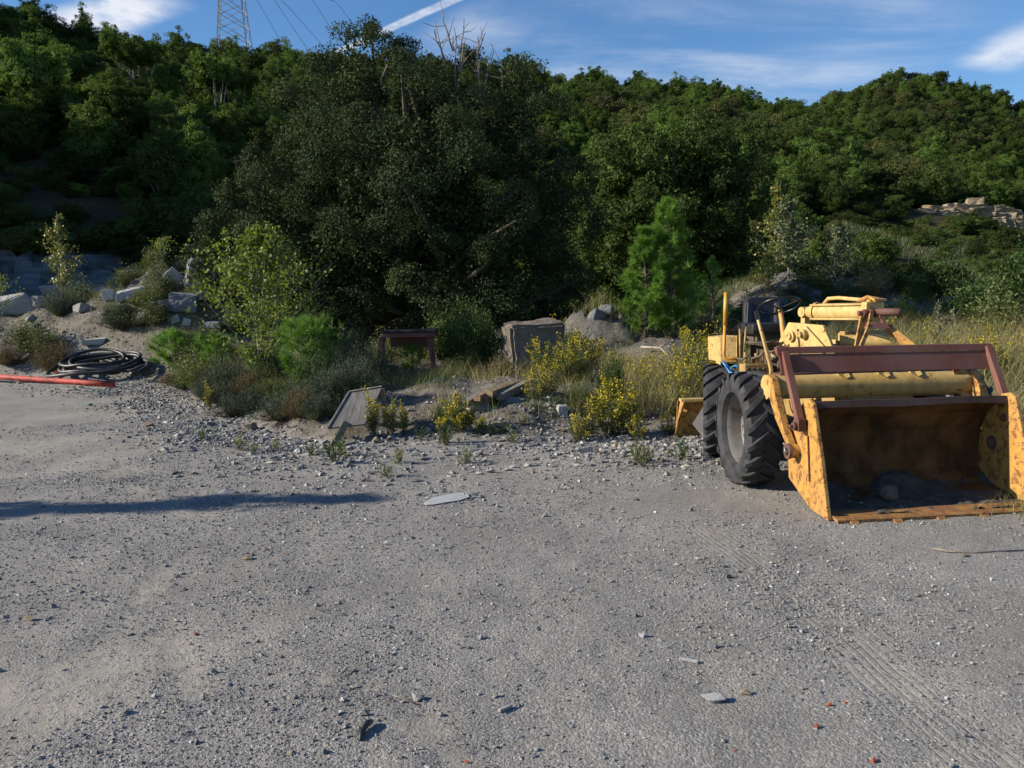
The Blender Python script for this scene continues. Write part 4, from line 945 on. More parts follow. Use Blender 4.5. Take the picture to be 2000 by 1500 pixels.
# --- yellow flowering plants
def flower_geo(seed, n_st, h, w, fl=16, lv=48):
    r = np.random.default_rng(seed); LP, LD, FP, FD = [], [], [], []; mb = MB()
    for i in range(n_st):
        a = r.uniform(0, 6.283); q = math.sqrt(r.random()); hh = h*r.uniform(0.45, 1.15)*(1-0.25*q)
        tip = np.array([math.cos(a)*q*w/2, math.sin(a)*q*w/2, hh]); base = tip*[0.3, 0.3, 0]
        mid = (base+tip)/2 + r.normal(size=3)*[0.03, 0.03, 0]
        mb.tube([base-[0, 0, 0.02], mid, tip], [0.004, 0.0035, 0.002], 3, cap=False)
        k = r.uniform(0.12, 0.98, lv)[:, None]; LP.append(base+(tip-base)*k + r.normal(size=(lv, 3))*0.008); LD.append(r.normal(size=(lv, 3))*[1, 1, 0.4]+[0, 0, 0.5])
        if r.random() < 0.62:
            k = (1-0.38*r.random(fl)**1.3)[:, None]; sp = 0.032*h**0.5
            FP.append(base+(tip-base)*k + r.normal(size=(fl, 3))*[sp, sp, sp*0.6]); FD.append(r.normal(size=(fl, 3))+[0, 0, 0.8])
    LP, LD, FP, FD = map(np.vstack, (LP, LD, FP, FD))
    lg = leaf_geo(LP, LD, 0.055*r.uniform(0.6, 1.2, len(LP)), 0.012, r)
    a1 = leaf_geo(FP, FD, 0.022, 0.022, r); a2 = leaf_geo(FP+r.normal(size=FP.shape)*0.004, np.roll(FD, 1, 1), 0.020, 0.020, r)
    return lg, join_geo([a1, a2]), mb
FL = []
for i, (n_st, h, w) in enumerate([(26, 0.62, 0.6), (20, 0.5, 0.5), (34, 0.75, 0.8), (9, 0.55, 0.25), (5, 0.34, 0.14)]):
    lg, fg, mb = flower_geo(90+i, n_st, h, w)
    st = mb.build('stems', M['brush'], None, origin=(0, 0, 0)); sme = st.data; bpy.data.objects.remove(st)
    FL.append((mesh_np('leaves', *lg[:2], M['weed_leaf'], {'rnd': ('FACE', lg[2])}), mesh_np('flowers', *fg[:2], M['flower'], {'rnd': ('FACE', fg[2])}), sme))
GF = 'yellow flowering plants on the bank'
spots = [(1085, 705, 2, 1.15, 'c'), (1060, 735, 0, 1.1, 'c'), (1120, 700, 2, 1.0, 'c'), (1140, 730, 0, 1.1, 'c'), (1045, 780, 1, 0.85, 'c'), (1075, 770, 0, 0.8, 'c'), (1165, 720, 0, 0.95, 'c'), (1105, 745, 2, 0.95, 'c'),
         (1190, 850, 0, 1.05, 'f'), (1150, 855, 1, 1.05, 'f'), (1225, 850, 1, 1.0, 'f'), (1205, 820, 0, 1.0, 'f'), (1245, 858, 1, 0.6, 'f'), (1185, 800, 3, 1.0, 'f'), (1130, 862, 1, 0.7, 'f'),
         (1340, 780, 2, 1.1, 'r'), (1370, 745, 2, 1.1, 'r'), (1320, 790, 0, 1.0, 'r'), (1390, 760, 0, 1.0, 'r'), (1335, 740, 0, 1.0, 'r'), (1305, 850, 1, 0.55, 'r'), (1325, 815, 1, 0.8, 'r'), (1270, 745, 3, 1.0, 'r'), (1255, 770, 3, 1.0, 'r'), (1200, 745, 3, 1.0, 'r'), (1350, 700, 0, 1.0, 'r'), (1395, 715, 2, 1.0, 'r'),
         (895, 845, 1, 1.0, 'm'), (905, 838, 1, 0.85, 'm'), (865, 865, 3, 0.75, 'm'), (935, 850, 4, 0.9, 'm'), (1225, 760, 3, 0.9, 'r'), (1290, 780, 3, 0.9, 'r'),
         (730, 850, 3, 1.1, 'b'), (722, 825, 3, 0.9, 'b'), (765, 850, 3, 0.9, 'b'), (790, 850, 3, 0.85, 'b'), (410, 800, 3, 0.9, 'l'), (425, 785, 3, 0.8, 'l')]
LB = {'c': 'tall yellow flowering plant in the clump right of the stone block', 'f': 'yellow flowering plant in the low clump on the gravel edge', 'r': 'yellow flowering plant in the thicket beside the loader', 'm': 'yellow flowering plant below the stacked timbers', 'b': 'thin yellow flowering stems beside the tilted board', 'l': 'yellow flowering stems at the edge of the grey shrubs'}
for i, (x, y, k, s, g) in enumerate(spots):
    p = hit(x, y); e = empty('flowering_plant', p, LB[g], 'flower plant', GF); e.rotation_euler = (0, 0, rng.uniform(0, 6)); e.scale = (s,)*3
    for nm, me in zip(('leaves', 'flowers', 'stems'), FL[k]): tag(link(nm, me, e), kind='stuff')
for i in range(22):
    x = rng.uniform(4.6, 9.5); y = rng.uniform(11.5, 17); p = (x+y*0.12, y, ground_at(x+y*0.12, y))
    e = empty('flowering_plant', p, 'yellow flowering plant in the dry grass field', 'flower plant', 'yellow flowering plants in the dry grass'); e.rotation_euler = (0, 0, rng.uniform(0, 6)); e.scale = (rng.uniform(0.8, 1.2),)*3
    for nm, me in zip(('leaves', 'flowers', 'stems'), FL[i % 4]): tag(link(nm, me, e), kind='stuff')
# small weeds in the rubble
WD = bush_proto(0.22, 0.2, 81, 14, 9, 0.06, 0.012, 0.8)
for i, (x, y) in enumerate([(398, 862), (470, 880), (495, 885), (610, 890), (665, 890), (780, 905), (655, 905), (910, 905), (1255, 912), (1330, 897), (1245, 905), (750, 930), (870, 870), (985, 845), (1020, 830), (960, 850), (1000, 865), (1430, 915), (820, 860), (540, 880)]):
    p = hit(x, y); s = rng.uniform(0.7, 1.2); bush('weed', 'small green weed growing in the rubble strip', p, WD, M['weed_leaf'] if i % 3 else M['bush_leaf'], (s, s, s*rng.uniform(.7, 1.2)), rng.uniform(0, 6), 'weed', 'small weeds in the rubble strip')

# --- grass: dry field on the right, tufts on the bank
def grass(name, X, Y, hmin, hmax, mat, seed, w=0.005, lean=(0, 0), bend=0.45):
    r = np.random.default_rng(seed); n = len(X)
    P = np.stack([X, Y, Hf(X, Y)-0.01], -1); D = r.normal(size=(n, 3))*[0.28, 0.28, 0]+[lean[0], lean[1], 1]
    return tag(geo_obj(name, blade_geo(P, D, r.uniform(hmin, hmax, n), w, r, bend), mat), kind='stuff')
def patches(X, Y, sc, thr, seed): return fbm(X*sc, Y*sc, 3, seed) > thr
X = rng.uniform(4.2, 17, 110000); Y = rng.uniform(6.5, 24, len(X)); 
xl = np.interp(Y, [6.5, 8, 10.3, 10.8, 12, 24], [4.35, 4.6, 4.9, 3.4, 3.2, 8.5])
k = (X > xl) & (X < Y*0.64+0.4) & (rng.random(len(X)) < np.clip(8.0/Y, 0.2, 1)) & (patches(X, Y, 0.8, -0.3, 91))
grass('dry_grass', X[k], Y[k], 0.35, 0.85, M['dry_grass'], 5, 0.006, (0.15, -0.1))
X = rng.uniform(4.2, 15, 30000); Y = rng.uniform(6.3, 18, len(X)); xl = np.interp(Y, [6.3, 8, 10.3, 10.8, 12, 18], [4.15, 4.5, 4.8, 3.6, 3.5, 6])
k = (X > xl) & (X < Y*0.64+0.4)
grass('green_grass', X[k], Y[k], 0.15, 0.5, M['green_grass'], 6, 0.006)
X = rng.uniform(-12, 5, 60000); Y = edge_y(X)+0.9+6.5*rng.random(len(X))
k = patches(X, Y, 0.9, 0.10, 95)
grass('bank_grass', X[k], Y[k], 0.06, 0.30, M['green_grass'], 7, 0.005)
X = rng.uniform(-12, 5, 45000); Y = edge_y(X)+0.8+7*rng.random(len(X))
k = patches(X, Y, 1.1, 0.14, 97)
grass('bank_straw', X[k], Y[k], 0.10, 0.42, M['dry_grass'], 8, 0.004)
X = rng.uniform(1.5, 5.2, 16000); Y = edge_y(X)+0.6+3.5*rng.random(len(X)); grass('thicket_grass', X, Y, 0.25, 0.62, M['dry_grass'], 9, 0.004)
X = rng.normal(size=420)*0.22+4.15; Y = rng.normal(size=420)*0.12+6.45; grass('bucket_grass', X, Y, 0.05, 0.22, M['green_grass'], 10, 0.005)

X = rng.uniform(2.5, 17, 60000); Y = rng.uniform(17, 30, len(X)); k = patches(X, Y, 0.7, -0.02, 99) & (rock_f(X, Y) < 0.6)
grass('mound_grass', X[k], Y[k], 0.12, 0.5, M['green_grass'], 11, 0.009)
X = rng.uniform(9, 48, 60000); Y = rng.uniform(29, 75, len(X)); k = (X > Y*0.29) & (X < Y*0.64) & patches(X, Y, 0.25, -0.15, 103)
grass('slope_grass', X[k], Y[k], 0.2, 0.6, M['green_grass'], 12, 0.022)
# ------------------------------------------------------------------ wooded hillsides
def hill_tree(kind, seed):
    r = np.random.default_rng(seed)
    def lo(n, w, z0, z1, sx, sz): return [(np.array([r.normal()*w, r.normal()*w, r.uniform(z0, z1)]), np.array([sx*r.uniform(.8, 1.2), sx*r.uniform(.8, 1.2), sz*r.uniform(.8, 1.2)])) for _ in range(n)]
    if kind == 'pine':   lobes = [(np.array([0, 0, 0.52]), np.array([.36, .36, .36]))] + lo(5, 0.16, 0.35, 0.85, 0.19, 0.17)
    elif kind == 'cone': lobes = [(np.array([r.normal()*.02, r.normal()*.02, z_]), np.array([q_, q_, 0.16])) for z_, q_ in ((0.22, .33), (0.36, .30), (0.5, .25), (0.64, .19), (0.78, .13), (0.9, .07))]
    elif kind == 'umbrella': lobes = [(np.array([0, 0, 0.84]), np.array([.34, .34, .12]))] + lo(5, 0.18, 0.76, 0.92, 0.16, 0.08)
    elif kind == 'tall': lobes = [(np.array([0, 0, 0.62]), np.array([.22, .22, .3]))] + lo(6, 0.13, 0.45, 0.9, 0.14, 0.1)
    else:                lobes = [(np.array([0, 0, 0.42]), np.array([.46, .46, .38]))] + lo(6, 0.24, 0.3, 0.72, 0.22, 0.18)
    g, P = crown(lobes, 34, 9, 34, 0.110, 0.026, 0.018, seed, 0.3)
    return g, P, r
KIND = ['oak', 'oak', 'oak', 'pine', 'pine', 'cone', 'dry', 'umbrella', 'tall']
MATK = {'oak': M['hill_oak'], 'pine': M['hill_pine'], 'cone': M['hill_pine'], 'dry': M['hill_dry'], 'umbrella': M['hill_pine'], 'tall': M['hill_pine']}
LABK = {'oak': 'dark green evergreen tree on the wooded hillside', 'pine': 'light green rounded pine on the wooded hillside', 'dry': 'yellowish turning tree on the wooded hillside', 'umbrella': 'umbrella shaped pine with a bare trunk on the wooded hillside', 'tall': 'tall slim pine on the wooded hillside'}
PROTO = []
for i, k in enumerate(KIND):
    g, P, r = hill_tree(k, 200+i)
    cm = mesh_np('crown', *g[:2], MATK[k], {'rnd': ('FACE', g[2])})
    mb = MB(); limbs(mb, (0, 0, -0.05), 0.022, P[r.choice(len(P), 9, replace=False)], r, n=5)
    if k in ('umbrella', 'tall'): mb.tube([(0, 0, -0.05), (0.01, 0, 0.4), (0, 0, 0.8)], [0.022, 0.018, 0.012], 6)
    to = mb.build('trunk', M['bark_pale'] if k in ('umbrella', 'tall') else M['bark'], None, smooth=True, origin=(0, 0, 0)); tm = to.data; bpy.data.objects.remove(to)
    PROTO.append((cm, tm))
# jittered rows of standing places
pts = []
y = 50.0
while y < 322:
    step = 2.35 + 0.0062*y
    xs = np.arange(-0.72*y, 0.72*y, step); xs = xs + rng.uniform(-.45, .45, len(xs))*step
    ys = y + rng.uniform(-.45, .45, len(xs))*step
    pts.append(np.stack([xs, ys], -1)); y += step
pts = np.vstack(pts)
X, Y = pts[:, 0], pts[:, 1]; Z = Hf(X, Y); PX = 1000+FPX*X/Y
# keep what can be seen over the crest in front
vis = np.ones(len(X), bool)
for i in range(len(X)):
    ys = np.linspace(45, Y[i]-3, 40)
    if Y[i] < 55: continue
    zz = Hf(X[i]/Y[i]*ys, ys)+2.5
    el = (Z[i]+5-EYE)/Y[i]
    vis[i] = el > ((zz-EYE)/ys).max()
clear = ((PX > 1500) & (Y < oc[1]-8) & (rng.random(len(X)) < 0.72)) | ((PX > 1690) & (PX < 2080) & (Y < oc[1]+3.5) & (Y > oc[1]-12))
ysl = (PX < 330) & (Y < 61)
sel = vis & ~clear & ~ysl
X, Y, Z, PX = X[sel], Y[sel], Z[sel], PX[sel]
hN = rng.uniform(2.4, 4.9, len(X))*np.where(rng.random(len(X)) < 0.12, 1.25, 1.0)*(1-0.12*sst((Y-150)/80))
hN = np.where((PX > 1560) & (Y < 75), hN*0.6, hN)
pine_zone = fbm(X*0.03, Y*0.03, 3, 101) + np.where((PX > 1000) & (PX < 1800), 0.14, -0.05)
u = rng.random(len(X))
kd = np.where(u < np.clip(0.42+pine_zone*1.1, 0.08, 0.8), rng.integers(3, 6, len(X)), rng.integers(0, 3, len(X)))
kd = np.where(rng.random(len(X)) < 0.06, 6, kd)
hN = np.where(kd < 3, hN*0.9, hN*1.12)
inview = (PX > -60) & (PX < 2060)
score = np.where(inview, hN/Y, 0); order = np.argsort(-score)
hi_i = order[:292]
def where_on_hill(px, y, z):
    if px < 640: return 'on the shaded slope below the pylon' if y < 74 else 'near the ridge beside the pylon'
    if y > 150 and px > 1480: return 'on the far rounded hill'
    if px > 1560: return 'on the slope above the sandstone ledge'
    return 'on the middle ridge behind the oaks' if y > 95 else 'on the lower slope behind the oaks'
LABK = {'oak': 'dark green evergreen tree', 'pine': 'light green rounded pine', 'cone': 'pointed light green pine', 'dry': 'yellowish turning tree', 'umbrella': 'umbrella shaped bare trunked pine', 'tall': 'tall slim pine'}
SRC = {}
def hill_instance(k, x, y, z, h, w, label=None):
    e = empty('hillside_tree' if KIND[k] in ('oak', 'dry') else 'hillside_pine', (x, y, z-0.1), label or LABK[KIND[k]]+' '+where_on_hill(1000+FPX*x/y, y, z), 'tree', 'trees on the wooded hillside')
    e.rotation_euler = (0, 0, rng.uniform(0, 6.283)); e.scale = (w, w, h)
    cr_ = link('crown', PROTO[k][0], e); link('trunk', PROTO[k][1], e); SRC.setdefault(k, cr_); return e
for i in hi_i: hill_instance(int(kd[i]), X[i], Y[i], Z[i], hN[i], hN[i]*rng.uniform(0.82, 1.12))
for (px_, Yd, h_, w_, k) in [(80, 66, 7.5, 6.5, 8), (297, 80, 7.0, 5.5, 7), (450, 84, 7.4, 6.0, 7), (485, 86, 6.6, 5.0, 7), (12, 88, 6.0, 5.0, 7)]:
    xx = (px_-1000)/FPX*Yd; hill_instance(k, xx, Yd, ground_at(xx, Yd), h_, w_)
def wood_stuff(name, k, P3, sxy, sz):
    """the rest of the wood: one object, crowns set on its points by geometry nodes"""
    n = len(P3)
    if not n: return
    me = bpy.data.meshes.new(name); me.vertices.add(n); me.vertices.foreach_set('co', np.ascontiguousarray(P3, np.float32).ravel())
    a = me.attributes.new('tree_scale', 'FLOAT_VECTOR', 'POINT'); a.data.foreach_set('vector', np.ascontiguousarray(np.stack([sxy, sxy, sz], -1), np.float32).ravel())
    a = me.attributes.new('tree_turn', 'FLOAT_VECTOR', 'POINT'); a.data.foreach_set('vector', np.ascontiguousarray(np.stack([rng.normal(size=n)*0.06, rng.normal(size=n)*0.06, rng.uniform(0, 6.28, n)], -1), np.float32).ravel())
    me.update(); o = tag(link(name, me), kind='stuff')
    ng = bpy.data.node_groups.new(name, 'GeometryNodeTree')
    ng.interface.new_socket('Geometry', in_out='INPUT', socket_type='NodeSocketGeometry'); ng.interface.new_socket('Geometry', in_out='OUTPUT', socket_type='NodeSocketGeometry')
    gi, go = ng.nodes.new('NodeGroupInput'), ng.nodes.new('NodeGroupOutput')
    oi = ng.nodes.new('GeometryNodeObjectInfo'); oi.transform_space = 'ORIGINAL'; oi.inputs['Object'].default_value = SRC[k]
    ip = ng.nodes.new('GeometryNodeInstanceOnPoints')
    def at_(nm):
        q = ng.nodes.new('GeometryNodeInputNamedAttribute'); q.data_type = 'FLOAT_VECTOR'; q.inputs['Name'].default_value = nm; return q.outputs['Attribute']
    er = ng.nodes.new('FunctionNodeEulerToRotation'); ng.links.new(at_('tree_turn'), er.inputs[0])
    ng.links.new(gi.outputs[0], ip.inputs['Points']); ng.links.new(oi.outputs['Geometry'], ip.inputs['Instance'])
    ng.links.new(er.outputs[0], ip.inputs['Rotation']); ng.links.new(at_('tree_scale'), ip.inputs['Scale'])
    ng.links.new(ip.outputs[0], go.inputs[0])
    md = o.modifiers.new('trees', 'NODES'); md.node_group = ng
lo_i = order[292:]
for k in range(7):
    ii_ = lo_i[kd[lo_i] == k]
    wood_stuff('far_wood', k, np.stack([X[ii_], Y[ii_], Z[ii_]-0.1], -1), hN[ii_]*rng.uniform(0.82, 1.12, len(ii_)), hN[ii_])
# scrub filling the gaps on the lower slopes and the right-hand hollow
Xs = rng.uniform(-75, 80, 5200); Ys = rng.uniform(31, 140, 5200); ps = 1000+FPX*Xs/Ys
k = (ps > -100) & (ps < 2100) & (((Ys > 61) & (ps < 400)) | ((Ys > 47) & (ps < 1500)) | ((Ys > 31) & (ps > 1500)))
k &= ~((ps > 1760) & (Ys < oc[1]+3) & (Ys > oc[1]-6)); k &= (rng.random(5200) < np.clip(1.4-Ys/120, 0.3, 1))
Xs, Ys = Xs[k], Ys[k]; Zs = Hf(Xs, Ys); hs_ = rng.uniform(0.8, 2.0, len(Xs))*np.where((1000+FPX*Xs/Ys > 1500) & (Ys < 75), 0.65, 1.0); kk = rng.choice([0, 1, 2, 3, 6], len(Xs), p=[.28, .28, .24, .12, .08])
for k in (0, 1, 2, 3, 6):
    q = kk == k; wood_stuff('hillside_scrub', k, np.stack([Xs[q], Ys[q], Zs[q]-0.2], -1), hs_[q]*rng.uniform(1.1, 1.7, q.sum()), hs_[q])
# ------------------------------------------------------------------ paint and metal
def paint(name, base, rust=0.5, rust_col=(0.10, 0.035, 0.014), rust2=(0.22, 0.085, 0.025), rough=0.5, scale=5.0, dirt=0.35, streak=True, chip=0.55):
    """worn paint over rust: chips, streaks and grime with shapes of their own"""
    mt, t, bs = material(name)
    tcn = t.node('ShaderNodeTexCoord'); v = tcn.outputs['Object']
    n1 = t.noise(v, scale, 8, 0.68, 0.3); n2 = t.noise(v, scale*6, 6, 0.7); n3 = t.noise(t.mapping(v, (6, 6, 0.7)), 3.0, 5, 0.6)
    rst = t.maprange(t.math('ADD', t.math('MULTIPLY', n1, 0.7), t.math('MULTIPLY', n2, 0.3)), chip+0.10*(1-rust), chip+0.05+0.10*(1-rust))
    rst = t.math('MULTIPLY', rst, min(1.0, rust*1.6))
    fade = t.mix(t.maprange(n3, 0.3, 0.75), base, tuple(c*0.72 for c in base))
    fade = t.mix(t.maprange(t.noise(v, 2.3, 4), 0.35, 0.7, 0, 0.5), fade, tuple(min(1, c*0.8+0.06) for c in base))
    grime = t.maprange(t.noise(v, 11, 6, 0.7), 0.5, 0.75, 0.0, dirt)
    fade = t.mix(grime, fade, (0.10, 0.075, 0.04))
    rc = t.mix(n2, rust_col, rust2)
    halo = t.maprange(t.math('ADD', t.math('MULTIPLY', n1, 0.7), t.math('MULTIPLY', n2, 0.3)), chip-0.05, chip+0.08, 0, 0.55*rust)
    fade = t.mix(halo, fade, tuple(a*0.55+b*0.6 for a, b in zip(base, rust2)))
    t.put(bs.inputs['Base Color'], t.mix(rst, fade, rc))
    t.put(bs.inputs['Roughness'], t.math('MULTIPLY_ADD', rst, 0.35, rough))
    t.put(bs.inputs['Normal'], t.bump(t.math('ADD', t.math('MULTIPLY', rst, -0.6), t.math('MULTIPLY', n2, 0.35)), 0.45, 0.004))
    return mt
M['yellow'] = paint('faded_yellow_paint', (0.53, 0.365, 0.12), 0.7, scale=10, chip=0.545, dirt=0.75)
M['yellow_worn'] = paint('worn_yellow_paint', (0.47, 0.25, 0.052), 1.0, scale=16, chip=0.515, dirt=0.7)
M['bucket_in'] = plain('rusty_bucket_lining', (0.09, 0.045, 0.016), 0.8, 0, 0.6, 4.5, 0.5, 0.006, 0.2, (1, 1, 0.55))
M['yellow_dirty'] = paint('grimy_yellow_paint', (0.36, 0.24, 0.08), 0.6, scale=7, chip=0.52, dirt=0.8)
M['edge_steel'] = paint('worn_edge_steel', (0.34, 0.18, 0.05), 1.0, (0.12, 0.05, 0.02), (0.26, 0.12, 0.04), scale=9, chip=0.46, dirt=0.6)
M['rust'] = paint('red_brown_rust', (0.155, 0.05, 0.032), 0.3, (0.07, 0.028, 0.018), (0.20, 0.07, 0.04), 0.75, 6)
M['rust_dark'] = paint('dark_rust', (0.10, 0.04, 0.028), 0.5, (0.05, 0.022, 0.015), (0.16, 0.06, 0.03), 0.8, 7)
M['lip_shaded_rust'] = paint('lip_shaded_rust', (0.05, 0.022, 0.016), 0.4, (0.03, 0.015, 0.011), (0.08, 0.035, 0.02), 0.85, 7)  # rust, its colour darkened for the shadow on the lip
M['orange'] = plain('orange_paint', (0.55, 0.25, 0.03), 0.55, 0, 0.2, 10, 0.1)
M['rubber'] = plain('tyre_rubber', (0.028, 0.029, 0.032), 0.78, 0, 0.5, 7, 0.35, 0.006, 0.35)
M['rim'] = paint('grey_rim', (0.15, 0.145, 0.14), 0.6, (0.08, 0.058, 0.045), (0.15, 0.115, 0.09), 0.6, 6, chip=0.5)
M['black_vinyl'] = plain('black_vinyl', (0.014, 0.014, 0.016), 0.5, 0, 0.2, 12, 0.12, 0.003)
M['black_plastic'] = plain('black_plastic', (0.012, 0.012, 0.013), 0.35, 0, 0.2, 12, 0.05, 0.002)
M['grimy_iron'] = paint('oily_iron', (0.075, 0.055, 0.035), 0.6, (0.05, 0.03, 0.018), (0.15, 0.09, 0.04), 0.65, 9)
M['steel'] = plain('bare_steel', (0.42, 0.41, 0.40), 0.35, 0.9, 0.2, 20, 0.1, 0.002)
M['blue_hose'] = plain('blue_hose', (0.02, 0.16, 0.38), 0.4, 0, 0.15, 10, 0.0)
M['white_plastic'] = plain('white_plastic', (0.62, 0.61, 0.56), 0.45, 0, 0.15, 10, 0.0)
M['red_plastic'] = plain('red_plastic', (0.36, 0.045, 0.028), 0.7, 0, 0.5, 5, 0.2, 0.003)
M['hose'] = plain('black_hose', (0.024, 0.024, 0.025), 0.5, 0, 0.5, 6, 0.1, 0.003, spec=0.45)
M['soil'] = stone_mat('bucket_soil', [(0.05, 0.046, 0.04), (0.085, 0.08, 0.07), (0.13, 0.12, 0.105)], 9, 0.05, 0.9, 0.04)

# ------------------------------------------------------------------ the wheel loader
ya = math.radians(6.0)
FU = np.array([math.cos(ya), math.sin(ya), 0]); FV = np.array([-math.sin(ya), math.cos(ya), 0]); FW = np.array([0, 0, 1.0])
FO = np.array([2.37, 6.30, 0.0])
def lp(u, v, w): return FO + FU*u + FV*v + FW*w
AX = (FU, FV, FW)
BW = 1.70
ld = empty('wheel_loader', (3.1, 8.2, 0.0), 'old yellow wheel loader with rusty front bucket parked on the gravel', 'loader')
# bucket: two shaped side plates, curved shell, rust lip, cutting edge and teeth
prof = [(0.0, 0.0), (0.30, 0.025), (0.58, 0.09), (0.70, 0.20), (0.715, 0.36), (0.69, 0.55), (0.60, 0.70), (0.46, 0.80), (0.36, 0.835)]
side = [(0.0, 0.0), (0.30, 0.02), (0.70, 0.19), (0.72, 0.42), (0.62, 0.68), (0.50, 0.80), (0.43, 0.865), (0.34, 0.885), (0.27, 0.855), (0.13, 0.46)]
bk = MB()
for (v0, w0), (v1, w1) in zip(prof[:-1], prof[1:]):
    n_ = unit(np.array([-(w1-w0), (v1-v0)]))*0.014
    a, b, c, d = lp(0.02, v0, w0+0.012), lp(BW-0.02, v0, w0+0.012), lp(BW-0.02, v1, w1+0.012), lp(0.02, v1, w1+0.012)
    off = FV*n_[0]+FW*n_[1]
    bk.slab([a, b, c, d], off)
bucket = bk.build('bucket_shell', M['bucket_in'], ld)
for s_, nm in ((0, 1), (1, 2)):
    u0 = -0.008 if s_ == 0 else BW-0.024
    MB().slab([lp(u0, v, w) for v, w in side], FU*0.032).build('bucket_side_plate', M['yellow_worn'], ld, bevel=0.006)
# weld seam and reinforcing strip on the outer faces
MB().bar(lp(-0.016, 0.335, 0.60), lp(-0.016, 0.30, 0.24), 0.012, 0.010, FU).build('weld_strip', M['rust'], ld)
MB().bar(lp(0.03, 0.672, 0.585), lp(BW-0.03, 0.672, 0.585), 0.012, 0.012).build('weld_seam', M['rust_dark'], ld)
lipp = MB(); K = 14
for i in range(K):
    u0, u1 = 0.03+(BW-0.06)*i/K, 0.03+(BW-0.06)*(i+1)/K
    sag0, sag1 = 0.012*math.sin(6*u0)+0.010*math.sin(2.2*u0), 0.012*math.sin(6*u1)+0.010*math.sin(2.2*u1)
    lipp.slab([lp(u0, 0.345, 0.805+sag0*0.5), lp(u1, 0.345, 0.805+sag1*0.5), lp(u1, 0.36, 0.86+sag1*0.3), lp(u0, 0.36, 0.86+sag0*0.3)], FV*0.016)
lipp.build('bucket_lip', M['lip_shaded_rust'], ld)
ce = MB(); ce.slab([lp(0.03, -0.075, -0.004), lp(BW-0.03, -0.075, -0.004), lp(BW-0.03, 0.10, 0.026), lp(0.03, 0.10, 0.026)], FW*0.024); ce.build('cutting_edge', M['edge_steel'], ld, bevel=0.004)
for u in (0.16, 0.50, 0.85, 1.20, 1.54):
    tm = MB(); pr = [(-0.15, -0.012), (-0.06, 0.034), (0.06, 0.056), (0.06, 0.044), (-0.04, -0.004), (-0.14, -0.018)]
    tm.slab([lp(u-0.035, v, w-0.012) for v, w in pr], FU*0.07); tm.build('tooth', M['edge_steel'], ld, bevel=0.005)
# spill guard: rust channel on two slanted posts
gL, gR = -0.12, 1.735
gd = MB()
gd.slab([lp(gL, 0.60, 1.075), lp(gR, 0.60, 1.055), lp(gR, 0.655, 1.205), lp(gL, 0.655, 1.225)], FV*0.012)
gd.build('guard_plate', M['rust'], ld, bevel=0.003)
g2 = MB(); g2.slab([lp(gL-0.015, 0.648, 1.228), lp(gR+0.012, 0.648, 1.208), lp(gR+0.012, 0.668, 1.262), lp(gL-0.015, 0.668, 1.282)], FV*0.05)
g2.build('guard_rail', M['rust'], ld, bevel=0.004)
MB().box((lp(gL, 0.70, 1.07)+lp(gR, 0.70, 1.05))/2, (gR-gL, 0.17, 0.012), AX).build('guard_flange', M['rust_dark'], ld)
for u0, u1 in ((gL+0.05, -0.055), (gR-0.03, BW+0.03)):
    MB().bar(lp(u0, 0.66, 1.24), lp(u1, 0.40, 0.72), 0.055, 0.055, FV).build('guard_post', M['rust'], ld, bevel=0.004)
    q = lp(u1, 0.395, 0.70); br = MB(); br.box(q+[0, 0, -0.02], (0.06, 0.09, 0.10), AX); br.cyl(q-FU*0.06-[0, 0, .03], q+FU*0.07-[0, 0, .03], 0.034, n=14); br.cyl(q-FU*0.085-[0, 0, .03], q+FU*0.09-[0, 0, .03], 0.014, n=10)
    br.build('post_bracket', M['rust_dark'], ld, bevel=0.003)
# lift arms (bent, tapered) and the big cross tube
for k, (ua, ub) in enumerate(((-0.105, -0.075), (1.715, 1.70))):
    path = [(ua+0.01, 0.90, 1.02), (ua, 0.87, 0.96), (ua, 0.81, 0.84), (ua+0.01, 0.70, 0.65), (ub, 0.53, 0.45)]
    hw = [0.05, 0.085, 0.095, 0.085, 0.062]
    L_, R_ = [], []
    for (u, v, w), h_ in zip(path, hw):
        L_.append((u, v-h_*0.95, w-h_*0.35)); R_.append((u, v+h_*0.95, w+h_*0.35))
    mb = MB()
    mb.slab([lp(*q) for q in L_]+[lp(*q) for q in R_[::-1]], FU*0.06)
    mb.cyl(lp(ub-0.005, 0.53, 0.445), lp(ub+0.085, 0.53, 0.445), 0.058, n=18)
    arm = mb.build('lift_arm', M['yellow_worn'], ld, bevel=0.006)
    pn = MB(); pn.cyl(lp(ub-0.04, 0.53, 0.445), lp(ub+0.10, 0.53, 0.445), 0.026, n=14); pn.tube([lp(ub-0.045, 0.53, 0.48), lp(ub-0.05, 0.50, 0.45), lp(ub-0.045, 0.525, 0.415)], 0.007, 6)
    pn.build('pivot_pin', M['steel'], ld, smooth=False)
    MB().lathe(lp(ub-0.008, 0.53, 0.445), FU, [(-0.02, 0.03), (-0.02, 0.062), (0.0, 0.066), (0.0, 0.03)], 18).build('pin_boss', M['rust_dark'], ld)
tb = MB(); tb.cyl(lp(-0.10, 0.97, 0.925), lp(1.74, 0.97, 0.905), 0.105, n=32); tb.build('cross_tube', M['yellow'], ld, auto=0.6)
for u in (0.52, 0.88, 1.17): MB().slab([lp(u, 0.935, 1.02), lp(u+0.10, 0.935, 1.02), lp(u+0.10, 0.885, 1.0), lp(u+0.06, 0.88, 0.985), lp(u, 0.89, 1.01)], FW*0.035+FV*0.05).build('tube_lug', M['yellow'], ld)
MB().slab([lp(1.56, 0.90, 1.03), lp(1.70, 0.92, 1.05), lp(1.70, 0.92, 0.86), lp(1.63, 0.90, 0.74)], FV*0.02).build('gusset', M['yellow_worn'], ld)
